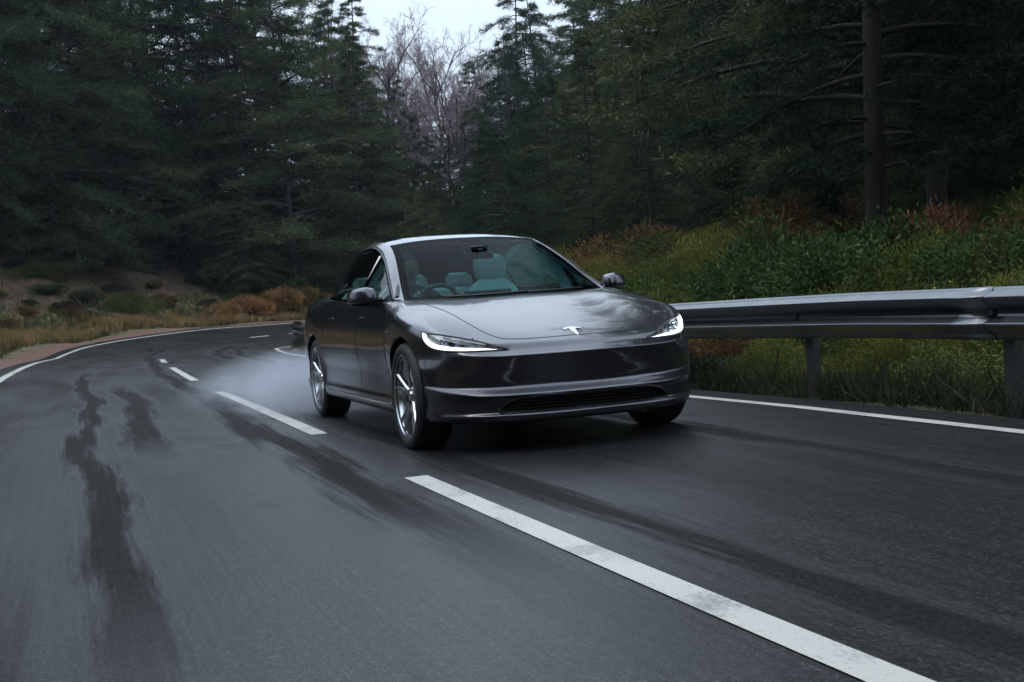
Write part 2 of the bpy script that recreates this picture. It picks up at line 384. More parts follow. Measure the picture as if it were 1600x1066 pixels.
def line_paint():
    m, nt, b = newmat("worn_road_paint")
    tc = N(nt, "ShaderNodeTexCoord"); n1 = N(nt, "ShaderNodeTexNoise", Scale=60.0, Detail=4.0, Roughness=.7); n2 = N(nt, "ShaderNodeTexNoise", Scale=2.5, Detail=3.0)
    nt.links.new(tc.outputs["Object"], n1.inputs["Vector"]); nt.links.new(tc.outputs["Object"], n2.inputs["Vector"])
    ad = N(nt, "ShaderNodeMath", operation='MULTIPLY'); nt.links.new(n1.outputs["Fac"], ad.inputs[0]); nt.links.new(n2.outputs["Fac"], ad.inputs[1])
    r = N(nt, "ShaderNodeValToRGB"); r.color_ramp.elements[0].position = .12; r.color_ramp.elements[1].position = .24
    r.color_ramp.elements[0].color = (.20, .20, .20, 1); r.color_ramp.elements[1].color = (.50, .48, .43, 1)
    nt.links.new(ad.outputs[0], r.inputs[0]); nt.links.new(r.outputs[0], b.inputs["Base Color"]); b.inputs["Roughness"].default_value = .38
    return m
M_LINE = line_paint()
s_all = np.concatenate([np.arange(-94, 0, 1.), np.arange(0, 100, .5)])
tag(road_strip("road", s_all, -RW_L-.42, RW_R+.42, 0, M_ASPH, nd=9), kind='structure')
tag(road_strip("edge_line", s_all, -RW_L-.09, -RW_L+.05, .004, M_LINE), kind='structure')
tag(road_strip("edge_line", s_all, RW_R-.04, RW_R+.07, .004, M_LINE), kind='structure')
# the dashes of the centre line: near end, far end along the road
for a, b_ in [(-28.5, -22.5), (-19.5, -13.5), (-10.4, -4.3), (-1.4, 4.8), (7.35, 13.65), (16.85, 22.4), (25.6, 28.6), (47.8, 49.4), (51.1, 52.6), (54.2, 55.8), (57.5, 59), (60.5, 62), (64, 65.5)]:
    tag(road_strip("centre_line_dash", np.linspace(a, b_, max(3, int((b_-a)/.4))), -.062, .062, .004, M_LINE), kind='structure')

# ---- the ground: one sheet to the horizon, fine near the road
def soil():
    m, nt, b = newmat("forest_floor")
    uvn = N(nt, "ShaderNodeUVMap"); sep = N(nt, "ShaderNodeSeparateXYZ"); nt.links.new(uvn.outputs[0], sep.inputs[0])
    tc = N(nt, "ShaderNodeTexCoord")
    def nz(sc_, det=5., rough=.6):
        n = N(nt, "ShaderNodeTexNoise", Scale=sc_, Detail=det, Roughness=rough); nt.links.new(tc.outputs["Object"], n.inputs["Vector"]); return n.outputs["Fac"]
    def ramp(v, cols):
        r = N(nt, "ShaderNodeValToRGB"); r.color_ramp.elements[0].position = cols[0][0]; r.color_ramp.elements[0].color = (*cols[0][1], 1)
        r.color_ramp.elements[1].position = cols[-1][0]; r.color_ramp.elements[1].color = (*cols[-1][1], 1)
        for p, c in cols[1:-1]: e = r.color_ramp.elements.new(p); e.color = (*c, 1)
        nt.links.new(v, r.inputs[0]); return r.outputs[0]
    leaf = ramp(nz(3.0), [(.35, (.035, .028, .017)), (.5, (.075, .046, .026)), (.62, (.12, .07, .04)), (.72, (.05, .062, .022))])
    grav = ramp(nz(26.0, 4, .8), [(.3, (.06, .032, .022)), (.5, (.14, .064, .042)), (.68, (.26, .16, .12))])
    gr = ramp(nz(1.6), [(.35, (.045, .05, .018)), (.5, (.09, .085, .032)), (.65, (.17, .115, .05))])
    def sm(a, b_, src):
        n = N(nt, "ShaderNodeMapRange"); n.interpolation_type = 'SMOOTHSTEP'; n.inputs[1].default_value = a; n.inputs[2].default_value = b_; nt.links.new(src, n.inputs[0]); return n.outputs[0]
    wv = N(nt, "ShaderNodeMath", operation='MULTIPLY_ADD'); nt.links.new(nz(1.2, 4), wv.inputs[0]); wv.inputs[1].default_value = 1.6; nt.links.new(sep.outputs[0], wv.inputs[2])   # uv.x holds metres beyond the tarmac (left > 0)
    m1 = N(nt, "ShaderNodeMix", data_type='RGBA'); nt.links.new(sm(1.3, 1.9, wv.outputs[0]), m1.inputs[0]); nt.links.new(grav, m1.inputs[6]); nt.links.new(gr, m1.inputs[7])
    m2 = N(nt, "ShaderNodeMix", data_type='RGBA'); nt.links.new(sm(5.0, 7.0, wv.outputs[0]), m2.inputs[0]); nt.links.new(m1.outputs[2], m2.inputs[6]); nt.links.new(leaf, m2.inputs[7])
    nt.links.new(m2.outputs[2], b.inputs["Base Color"]); b.inputs["Roughness"].default_value = .85
    bp = N(nt, "ShaderNodeBump", Strength=.8, Distance=.03); nt.links.new(nz(40., 5, .7), bp.inputs["Height"]); nt.links.new(bp.outputs[0], b.inputs["Normal"])
    return m
def axis(lo, hi, step, far):
    a = list(np.arange(lo, hi+step, step)); st = step
    b = [a[-1]];
    while b[-1] < far: st *= 1.25; b.append(b[-1]+st)
    st = step; c = [a[0]]
    while c[-1] > -far: st *= 1.25; c.append(c[-1]-st)
    return np.array(c[1:][::-1]+a+b[1:])
gx = axis(-62, 14, .5, 900); gy = axis(-16, 34, .4, 900)
GX, GY = np.meshgrid(gx, gy, indexing='ij'); GZ = ground_z(GX, GY)
_sg, _dg = nearest(GX, GY)
eg = np.where(_dg < 0, -_dg-RW_L-.4, np.maximum(_dg-RW_R-.4, 0)*.35+2.8)
n_, m_ = GX.shape; I = np.arange(n_*m_).reshape(n_, m_)
Fg = np.stack([I[:-1, :-1], I[1:, :-1], I[1:, 1:], I[:-1, 1:]], -1).reshape(-1, 4)
ter = tag(mesh_np("ground", np.stack([GX, GY, GZ], -1).reshape(-1, 3), Fg, soil(), uv=np.stack([eg, _sg], -1)), kind='structure')

# ================================================================== THE GUARD RAIL
M_GALV = simple("galvanised_steel", (.14, .145, .155), rough=.23, metal=1.0, var=.3, vscale=6, bump=.05, bscale=25)
M_GALVD = simple("weathered_steel_post", (.055, .055, .052), rough=.55, metal=.5, var=.3, vscale=9)
rail = empty("guard_rail", tuple(road_pt(8., RW_R+.85)))
tag(rail, "galvanised steel crash barrier with a corrugated beam along the right edge of the road", "guard rail")
def rel(o, root): o.location = -Vector(root.location); return o
prof = [(-.035, -.155), (-.020, -.158), (-.012, -.150), (-.004, -.132), (.0, -.120), (.066, -.072), (.072, -.062), (.066, -.052), (.004, -.022), (-.002, 0), (.004, .022), (.066, .084), (.072, .096), (.066, .106), (.0, .132), (-.004, .140), (-.012, .152), (-.020, .158), (-.035, .155)]
prof = [(a*1.15, b_*1.06) for a, b_ in prof]
# lapped 4.3 m lengths, each a little proud of the next where they overlap
k = len(prof)
for q0 in np.arange(-25.4, 78, 4.3):
    s_r = np.linspace(q0, q0+4.3+.32, 16); Vs = []
    for i, s0 in enumerate(s_r):
        for (o_, h) in prof: Vs.append((s0, RW_R+.60-o_+.006*(i/15.), .615+h))
    Vs = np.array(Vs); P = road_pt(Vs[:, 0], Vs[:, 1], 0.0); P[:, 2] += Vs[:, 2]+.0008*math.sin(q0*1.7)
    I = np.arange(len(s_r)*k).reshape(-1, k); Fr = np.stack([I[:-1, :-1], I[:-1, 1:], I[1:, 1:], I[1:, :-1]], -1).reshape(-1, 4)
    beam = rel(mesh_np("beam", P, Fr, M_GALV, rail), rail); sol = beam.modifiers.new("thick", 'SOLIDIFY'); sol.thickness = .004
pm = MB(); H = .86
for (x0, x1, y0, y1) in ((-.05, .05, -.004, .004), (-.05, -.042, 0, .06), (.042, .05, 0, .06)): pm.box((x0, y0, -.5), (x1, y1, H-.1))
pm.box((-.06, -.06, .50), (.06, -.006, .74), bev=.008)
pm.tube([(0, -.140, .615), (0, -.132, .615), (0, -.055, .615)], [.012, .018, .018], 10)
post0 = pm.build("post", M_GALVD, rail)
for i, s0 in enumerate(np.arange(-21.1, 76, 2.15)):
    o = post0 if i == 0 else post0.copy()
    if i: COL.objects.link(o); o.parent = rail
    p = road_pt(s0, RW_R+.72); th = np.interp(s0, S_, TH_)
    o.location = Vector((p[0], p[1], p[2]-.0))-Vector(rail.location); o.rotation_euler = (0, 0, -th)
# ================================================================== THE CAR
M_PAINT = paint_mat()
M_GLASS = glass_mat("teal_tinted_windscreen", (.31, .66, .70), .12)
M_SGLASS = glass_mat("dark_side_glass", (.40, .56, .54), .6)
M_LENS = glass_mat("clear_lamp_cover", (.92, .94, .96), 1.0)
M_BLK = simple("black_trim", (.012, .012, .013), rough=.35, var=.2)
M_GLBLK = glass_mat("black_glass_edge", (.03, .035, .05), .10)
M_ROOF = glass_mat("dark_roof_glass", (.22, .30, .30), 1.6)
M_RUB = simple("tyre_rubber", (.011, .011, .012), rough=.65, var=.25, vscale=30, bump=.1, bscale=120)
M_GAP = simple("panel_gap", (.004, .004, .004), rough=.8)
M_RIM = simple("bright_alloy", (.62, .64, .67), rough=.22, metal=1, var=.08)
M_RIMD = simple("dark_wheel_barrel", (.05, .05, .055), rough=.4, metal=.8)
M_DISC = simple("brake_disc", (.30, .30, .31), rough=.35, metal=1)
M_LIGHT = simple("lit_daytime_running_strip", (.9, .95, 1), rough=.3, emit=(.93, 1, .97), es=2.9)
M_BEAMR = simple("reflector_chrome", (.55, .57, .6), rough=.12, metal=1)
M_LAMPIN = simple("lamp_housing", (.20, .21, .22), rough=.22, metal=.9)
M_WHITE = simple("white_seat_cover", (.62, .63, .60), rough=.55, var=.06, bump=.05)
M_DARKIN = simple("dark_cabin_trim", (.03, .032, .035), rough=.6, var=.2)
M_SCREEN = simple("cabin_screen", (.015, .018, .02), rough=.15, var=.1)
M_EMB = simple("bright_emblem", (.8, .81, .83), rough=.15, metal=1, var=.03)
M_MIRG = simple("mirror_glass", (.75, .78, .8), rough=.02, metal=1, var=.02)

def hermite(knots, P, q, mode):
    """P (n,...) at knots; evaluate at q, C1. mode 'bessel' or 'pchip'"""
    knots = np.asarray(knots, float); n = len(knots); h = np.diff(knots); sh = (-1,)+(1,)*(P.ndim-1)
    d = np.diff(P, axis=0)/h.reshape(sh)
    T = np.empty_like(P)
    hh = h.reshape(sh)
    if n == 2: T[:] = d
    elif mode == 'bessel':
        T[1:-1] = (hh[1:]*d[:-1]+hh[:-1]*d[1:])/(hh[1:]+hh[:-1]); T[0] = 1.5*d[0]-.5*T[1]; T[-1] = 1.5*d[-1]-.5*T[-2]
    else:
        w1 = 2*hh[1:]+hh[:-1]; w2 = hh[1:]+2*hh[:-1]
        with np.errstate(divide='ignore', invalid='ignore'): hm = (w1+w2)/(w1/d[:-1]+w2/d[1:])
        T[1:-1] = np.where(d[:-1]*d[1:] > 0, np.nan_to_num(hm), 0); T[0] = d[0]; T[-1] = d[-1]
    i = np.clip(np.searchsorted(knots, q, side='right')-1, 0, n-2); t = ((q-knots[i])/h[i]).reshape(sh); H = h[i].reshape(sh)
    return (2*t**3-3*t**2+1)*P[i]+(t**3-2*t**2+t)*H*T[i]+(-2*t**3+3*t**2)*P[i+1]+(t**3-t**2)*H*T[i+1]
def refine(kn, m): return np.concatenate([np.linspace(a, b_, m, endpoint=False) for a, b_ in zip(kn[:-1], kn[1:])]+[[kn[-1]]])
def gsmooth(A, axis, sig, it=1):
    for _ in range(it):
        B = A.copy(); sl = [slice(None)]*A.ndim
        a, b_, c = list(sl), list(sl), list(sl); a[axis] = slice(0, -2); b_[axis] = slice(1, -1); c[axis] = slice(2, None)
        B[tuple(b_)] = (1-sig)*A[tuple(b_)]+sig*.5*(A[tuple(a)]+A[tuple(c)]); A = B
    return A
# --- skirt: stations round the plan outline (left half, y > 0), levels from the sill up
ST = [(.845, 0), (.832, .22), (.792, .42), (.742, .55), (.665, .67), (.545, .795), (.405, .880), (.24, .926), (0, .936), (-.20, .928), (-.42, .917), (-.62, .915), (-1.2, .919),
      (-1.8, .92), (-2.3, .925), (-2.6, .932), (-2.875, .938), (-3.15, .932), (-3.45, .90), (-3.70, .79), (-3.82, .46), (-3.85, 0)]
FRONT = [(.170, .24), (.180, .05), (.202, .016), (.226, .006), (.244, .026), (.325, .026), (.339, 0), (.392, .062), (.480, .055), (.566, .048), (.580, .066), (.606, .104), (.632, .135)]
# where the shelf of the bumper runs out towards the corners: heights and insets of levels 4..9 at stations 4, 5, 6
CORN = {4: [(.245, .024), (.325, .022), (.344, 0), (.395, .052), (.480, .048), (.568, .046)], 5: [(.248, .014), (.325, .012), (.362, .001), (.403, .028), (.485, .028), (.575, .038)], 6: [(.252, .010), (.328, .010), (.388, .004), (.414, .010), (.495, .012), (.585, .030)], 7: [(.262, .009), (.335, .012), (.405, .013), (.435, .012), (.505, .008), (.60, .016)]}
SIDE = [(.17, .32), (.185, .10), (.205, .035), (.235, .018), (.275, .010), (.345, .024), (.43, .024), (.52, .010), (.62, 0), (.72, .004), (.80, .018), (.875, .040), None]
# outer edge of the upper surface (hood patch edge, fender crest, belt line): (x, y, z) for stations 0..21
TOPE = [(.710, 0, .634), (.700, .22, .634), (.665, .42, .634), (.625, .55, .640), (.560, .655, .655), (.435, .745, .700), (.30, .795, .755), (.15, .805, .812), (0, .806, .850), (-.20, .808, .889),
        (-.42, .812, .918), (-.62, .838, .935), (-1.2, .868, .953), (-1.8, .872, .965), (-2.3, .868, .972), (-2.6, .858, .972), (-2.875, .848, .970), (-3.15, .835, .968), (-3.45, .825, .966), (-3.70, .70, .985), (-3.80, .42, 1.05), (-3.83, 0, 1.07)]
FW = [1, 1, 1, 1, 1, .93, .70, .40, .15, .03] + [0]*8 + [.0, 0, 0, 0]
ST = np.array(ST, float); ns_ = len(ST)
tg = np.gradient(ST, axis=0); tg[0] = (0, 1); tg[-1] = (0, -1)
nrm2 = np.stack([tg[:, 1], -tg[:, 0]], -1); nrm2 /= np.linalg.norm(nrm2, axis=1, keepdims=True)      # outward
NET = np.zeros((ns_, 13, 3))
for i in range(ns_):
    for j in range(13):
        T = np.array(TOPE[i])
        if j == 12: NET[i, j] = T; continue
        fz, fi = CORN[i][j-4] if (i in CORN and 4 <= j <= 9) else FRONT[j]
        wf0 = 1. if i in CORN and 4 <= j <= 9 else FW[i]
        z = lerp(SIDE[j][0], fz, wf0); ins = lerp(SIDE[j][1], fi, wf0)
        if j >= 9 and FW[i] < 1 and not (j == 9 and i in CORN):   # follow the belt
            zs = {9: .72, 10: .80, 11: .875}[j]; zs = zs+(T[2]-.94)*{9: .35, 10: .65, 11: .9}[j]; z = lerp(zs, FRONT[j][0], FW[i])
        # headlamp shoulder: upper levels ride up to the crest line round the corner
        if j == 11 and 4 <= i <= 9: z = T[2]-{4: .020, 5: .03, 6: .035, 7: .035, 8: .033, 9: .035}[i]; ins = {4: .095, 5: .075, 6: .058, 7: .046, 8: .044, 9: .045}[i]
        if j == 10 and 4 <= i <= 9: z = T[2]-{4: .048, 5: .075, 6: .085, 7: .082, 8: .080, 9: .08}[i]; ins = {4: .078, 5: .056, 6: .034, 7: .022, 8: .016, 9: .018}[i]
        NET[i, j] = (*(ST[i]-nrm2[i]*ins), z)
        if i in (0, ns_-1): NET[i, j, 1] = 0
        if i >= 18 and j <= 4: NET[i, j, 2] += .04*(i-17)/3
KU = np.concatenate([[0], np.cumsum(np.linalg.norm(np.diff(ST, axis=0), axis=1))])
mU = 14
# mirror the first stations so that the tangent at the centre plane is right
def evalU(net, knots, m):
    flip = net[1:3][::-1].copy(); flip[..., 1] *= -1; kf = -knots[1:3][::-1]
    flip2 = net[-3:-1][::-1].copy(); flip2[..., 1] *= -1; k2 = 2*knots[-1]-knots[-3:-1][::-1]
    return hermite(np.concatenate([kf, knots, k2]), np.concatenate([flip, net, flip2]), refine(knots, m), 'bessel')
A = evalU(NET, KU, mU)
NET = gsmooth(A, 0, .5, 22); NET[0] = A[0]; NET[-1] = A[-1]; NET[0, :, 1] = 0; NET[-1, :, 1] = 0
ku_d = refine(KU, mU)
lv = np.array([0, .12, .17, .20, .225, .31, .335, .40, .50, .60, .69, .77, .84])
vm = []
# a tight extra row on each side of the two sharp creases keeps them crisp
for a, b_ in zip(lv[:-1], lv[1:]): vm += list(np.linspace(a, b_, max(3, int(round((b_-a)/.0085))), endpoint=False))
vm = np.array(vm+[lv[-1]])
SK = hermite(lv, np.swapaxes(NET, 0, 1), vm, 'pchip'); SK = gsmooth(SK, 0, .3, 1); SK = np.swapaxes(SK, 0, 1)   # (nu, nv, 3)
nu, nv = SK.shape[:2]
# --- upper patch: hood and cowl. rows follow stations 4..11, columns follow stations 0..4
HR = [.710, .585, .43, .28, .115, -.05, -.20, -.335]                      # centre x of the rows
HZ = [.634, .690, .744, .792, .838, .878, .908, .928]
rows = []
for r in range(8):
    e = np.array(TOPE[4+r]); c = np.array((HR[r], 0, HZ[r]))
    if r == 0: rows.append([TOPE[k] for k in range(5)]); continue
    row = [c]
    for wv, dz in ((.28, .0), (.53, -.004), (.79, .006)):
        p = c+(e-c)*wv
        x = lerp(c[0], e[0], wv**2); z = lerp(c[2], e[2], wv**2.2)
        crest = {1: .000, 2: .005, 3: .008, 4: .010, 5: .010, 6: .007, 7: .003}[r]
        z += {.28: -.001, .53: -.2*crest, .79: crest}[wv]
        row.append((x, p[1], z))
    row.append(e); rows.append(row)
HN = np.array(rows, float)
kr = KU[4:12]; kc = np.array([0, .22, .42, .57, .70])
Hd = hermite(kr, HN, refine(kr, mU), 'bessel')
fl = Hd[:, 1:3][:, ::-1].copy(); fl[..., 1] *= -1
Hd = np.swapaxes(hermite(np.concatenate([[-.42, -.22], kc]), np.swapaxes(np.concatenate([fl, Hd], 1), 0, 1), refine(kc, mU), 'bessel'), 0, 1)
eR_ = SK[4*mU:11*mU+1, -1]; eF_ = SK[0:4*mU+1, -1]
wr = np.linspace(0, 1, Hd.shape[1])[None, :, None]; wf = np.clip(1-np.linspace(0, 4, Hd.shape[0]), 0, 1)[:, None, None]
Hd = Hd+(eR_-Hd[:, -1])[:, None]*wr**2
Hd = Hd+(eF_-Hd[0])[None]*wf
Hd[0] = eF_; Hd[:, -1] = eR_; Hd[:, 0, 1] = 0
# cowl: carry the last row back under the windscreen foot
last = Hd[-1]; back_ = last+np.array((-.30, 0, -.02)); 
cow = np.stack([lerp(last, back_, t) for t in (.33, .66, 1.0)])
# --- weld the half body
V = list(SK.reshape(-1, 3)); IS = np.arange(nu*nv).reshape(nu, nv)
IH = -np.ones(Hd.shape[:2], int); IH[0, :] = IS[0:4*mU+1, -1]; IH[:, -1] = IS[4*mU:11*mU+1, -1]
for i in range(Hd.shape[0]):
    for j in range(Hd.shape[1]):
        if IH[i, j] < 0: IH[i, j] = len(V); V.append(Hd[i, j])
ic = []
for k_ in range(3):
    ic.append(list(range(len(V), len(V)+cow.shape[1]))); V += list(cow[k_])
IC = np.array([IH[-1]]+ic)
V = np.array(V)
def quads(I): return np.stack([I[:-1, :-1], I[1:, :-1], I[1:, 1:], I[:-1, 1:]], -1).reshape(-1, 4)
FQ = np.concatenate([quads(IS), quads(IH)[:, ::-1], quads(IC)[:, ::-1]])
# light fairing of the hood and of its joint with the skirt
def laplace(V, F, mask, it, lam=.5):
    E = np.concatenate([F[:, [0, 1]], F[:, [1, 2]], F[:, [2, 3]], F[:, [3, 0]]]); E = np.concatenate([E, E[:, ::-1]])
    for _ in range(it):
        S = np.zeros_like(V); C = np.zeros(len(V)); np.add.at(S, E[:, 0], V[E[:, 1]]); np.add.at(C, E[:, 0], 1)
        A = S/np.maximum(C, 1)[:, None]; yk = V[:, 1] < 1e-6
        nV = V+lam*mask[:, None]*(A-V); nV[yk, 1] = 0; V = nV
    return V
mk = np.zeros(len(V)); mk[IH[2:-1, 1:].ravel()] = 1; mk[IS[1:11*mU, nv-5:].ravel()] = 1; mk[IS[4*mU:11*mU, nv-14:].ravel()] = 1; mk[IH[:, 0]] = 0; mk[IS[0, :]] = 0; mk[IH[-1]] = 0; mk[IS[9*mU:, :].ravel()] *= .6
V = laplace(V, FQ, mk, 16)
# full body = half + mirror
nh = len(V); cen = V[:, 1] < 1e-6; mp = np.where(cen, np.arange(nh), nh+np.arange(nh))
VB = np.concatenate([V, V*np.array([1, -1, 1])]); FB = np.concatenate([FQ, mp[FQ][:, ::-1]])
fu = np.concatenate([np.repeat(np.arange(nu-1), nv-1), np.full(len(FQ)-(nu-1)*(nv-1), -1)]); fu = np.concatenate([fu, fu])
fv = np.concatenate([np.tile(np.arange(nv-1), nu-1), np.full(len(FQ)-(nu-1)*(nv-1), -1)]); fv = np.concatenate([fv, fv])
def vnormals(V, F):
    a = V[F[:, 2]]-V[F[:, 0]]; b_ = V[F[:, 3]]-V[F[:, 1]]; n = np.cross(a, b_); NN = np.zeros_like(V)
    for k_ in range(4): np.add.at(NN, F[:, k_], n)
    return NN/np.maximum(np.linalg.norm(NN, axis=1, keepdims=True), 1e-12)
VN = vnormals(VB, FB)
mid = np.argmin(((VB-np.array((0, .92, .6)))**2).sum(1))
if VN[mid, 1] < 0: FB = FB[:, ::-1]; VN = -VN
FC = VB[FB].mean(1); FNm = VN[FB].mean(1)
bvh = BVHTree.FromPolygons([Vector(v) for v in VB], [tuple(int(i) for i in f) for f in FB])
def hit(o, d):
    r = bvh.ray_cast(Vector(o), Vector(d).normalized()); return (r[0], r[1]) if r[0] is not None else (None, None)
def snap(p, off=0.0):
    r = bvh.find_nearest(Vector(p)); n = r[1]
    return r[0]+n*off
# ---- panels, from where each face lies
def in_poly(px, py, poly):
    c = np.zeros(px.shape, bool); n = len(poly)
    for i in range(n):
        (x1, y1), (x2, y2) = poly[i], poly[(i+1) % n]
        with np.errstate(divide='ignore', invalid='ignore'): c ^= ((y1 > py) != (y2 > py)) & (px < (x2-x1)*(py-y1)/(y2-y1)+x1)
    return c
def dense(pts, n=14, closed=False):
    P = np.array(pts, float)
    if closed: P = np.concatenate([P[-2:], P, P[:3]])
    kn = np.concatenate([[0], np.cumsum(np.linalg.norm(np.diff(P, axis=0), axis=1)+1e-9)]); q = refine(kn, n); R = hermite(kn, P, q, 'bessel')
    return R[2*n:-2*n] if closed else R
ax, ay, az = np.abs(FC[:, 0]), np.abs(FC[:, 1]), FC[:, 2]; fx = FC[:, 0]
hood_half = [(.655, 0), (.650, .20), (.625, .36), (.585, .455), (.50, .515), (.36, .565), (.12, .625), (-.12, .675), (-.34, .715), (-.50, .735)]
hoodD = dense(hood_half, 10)[:, :2]
hood_poly = [tuple(p) for p in hoodD]+[(-.80, .75), (-.80, -.75)]+[(p[0], -p[1]) for p in hoodD[::-1]]
is_top = (fu < 0)
hood = in_poly(fx, FC[:, 1], hood_poly) & (FNm[:, 2] > .35) & (az > .6)
R_A = .372
arch = (ay > .45) & ((np.hypot(fx-0, az-.340) < R_A) | (np.hypot(fx+2.875, az-.340) < R_A)) & (az < .85)
# headlamp outline in the (y, z) of the face it is cut in, given as points near the surface
lamp3 = [(.300, .850, .728), (.360, .835, .722), (.445, .775, .712), (.515, .690, .690), (.585, .590, .657), (.640, .500, .622), (.668, .445, .603),
         (.645, .505, .600), (.600, .600, .600), (.520, .715, .604), (.450, .785, .614), (.400, .830, .634), (.345, .855, .675)]
LD = Vector((.75, .60, .22)).normalized()                        # the way the lamp looks
LU = (Vector((0, 0, 1))-LD.z*LD).normalized(); LR = LD.cross(LU)
def l2(p): v = Vector(p); return (v.dot(LR), v.dot(LU))
lamp2 = [l2(p) for p in lamp3]
FCm = FC.copy(); FCm[:, 1] = np.abs(FCm[:, 1]); q1 = FCm@np.array(LR); q2 = FCm@np.array(LU)
lampD = dense([(a, b_) for a, b_ in lamp2], 4, closed=True)
lamp = in_poly(q1, q2, [tuple(p) for p in lampD]) & (fx > .2) & (az > .5) & (FNm[:, 0] > 0)
# intake
intk = [(-.545, .250), (-.50, .247), (0, .246), (.50, .247), (.545, .250), (.530, .275), (.485, .305), (.43, .320), (0, .326), (-.43, .320), (-.485, .305), (-.53, .275)]
intake = in_poly(FC[:, 1], az, intk) & (fx > .4) & (fu >= 0)
lev_seam = fv  # rows
bump_f = (fu >= 0) & ((fx > .385) | ((fx > .30) & (az < .60))) & ~lamp
front_band = is_top & (fx > .30) & ~hood & (ay < .56) & (fx > .5)
door_f = (fu >= 0) & (fx < -.43+.0*az) & (fx > -1.27-.06*(az-.5)) & (az > .262)
rd = np.hypot(fx+2.875, az-.34)
door_r = (fu >= 0) & (fx <= -1.27-.06*(az-.5)) & (fx > -2.42) & (az > .262) & (rd > R_A+.035)
bump_r = (fu >= 0) & (fx < -3.52)
sill = (fu >= 0) & (az <= .262) & (fx < -.38) & (fx > -2.5)
pan = np.full(len(FB), 0)                                        # 0 = body shell (quarters, underside, cowl)
pan[(fu >= 0) & (fx > -.44) & (az > .2)] = 2                     # fenders
pan[is_top & ~hood] = 2
pan[sill] = 6; pan[bump_r] = 5; pan[door_f] = 3; pan[door_r] = 4; pan[bump_f] = 1; pan[front_band] = 1; pan[hood] = 7
pan[(fu >= 0) & (FNm[:, 2] < -.6)] = 8; pan[lamp] = 9; pan[intake] = -1; pan[arch] = -1
pan[is_top & (fx < -.36) & (ay < .78) & ~hood] = 8
# tidy arch edge: pull the rim vertices onto the circle
alive = np.zeros(len(VB), bool); alive[FB[pan >= 0].ravel()] = True; dead = np.zeros(len(VB), bool); dead[FB[arch].ravel()] = True
rimv = alive & dead
for xc in (0, -2.875):
    r = np.hypot(VB[:, 0]-xc, VB[:, 2]-.34); q = rimv & (r < R_A+.06) & (r > .05)
    f = R_A/r[q]; VB[q, 0] = xc+(VB[q, 0]-xc)*f; VB[q, 2] = .34+(VB[q, 2]-.34)*f
car = empty("saloon_car", (0, 0, -.012))
tag(car, "dark metallic grey electric saloon car with lit headlamps speeding along the wet road", "car")
def panel(name, sel, mat, parent=car, side=None, off=0.0):
    s = sel.copy()
    if side: s &= (FC[:, 1]*side > 0)
    F = FB[s]
    if not len(F): return None
    ids, inv = np.unique(F, return_inverse=True)
    return mesh_np(name, VB[ids]+VN[ids]*off, inv.reshape(-1, 4), mat, parent, normals=VN[ids])
P_bump = panel("front_bumper", pan == 1, M_PAINT); P_hood = panel("bonnet", pan == 7, M_PAINT)
[panel("rear_quarter_panel", pan == 0, M_PAINT, side=q_) for q_ in (1, -1)]; panel("underbody", pan == 8, M_BLK); panel("rear_bumper", pan == 5, M_PAINT)
P_doors = {}
for sd_ in (1, -1):
    panel("front_wing", pan == 2, M_PAINT, side=sd_); panel("sill", pan == 6, M_PAINT, side=sd_)
    P_doors[('f', sd_)] = panel("front_door", pan == 3, M_PAINT, side=sd_); P_doors[('r', sd_)] = panel("rear_door", pan == 4, M_PAINT, side=sd_)
# ---- shut lines: thin dark channels lying in the joints
def seam(pts, parent, r=.0028, n=10, mirror=True, name="shut_line", mat=None, off=-.0006, closed=False):
    D = dense(pts, n, closed) if len(pts) > 2 else np.array([lerp(np.array(pts[0], float), np.array(pts[1], float), t) for t in np.linspace(0, 1, 24)])
    mb = MB()
    for s_ in ((1, -1) if mirror is True else (mirror,)):
        mb.tube([snap((p[0], p[1]*s_, p[2]), off) for p in D], r, 5, closed=closed)
    return mb.build(name, mat or M_GAP, parent, smooth=True)
def top_z(x, y):
    p, n_ = hit((x, y, 1.6), (0, 0, -1)); return p.z if p else .9
hp = [(p[0], p[1], top_z(p[0], p[1])) for p in hoodD]
mb = MB(); mb.tube([snap((x, -y, z)) for x, y, z in hp[::-1]]+[snap(p) for p in hp[1:]], .0024, 5); mb.build("shut_line", M_GAP, P_hood, smooth=True)
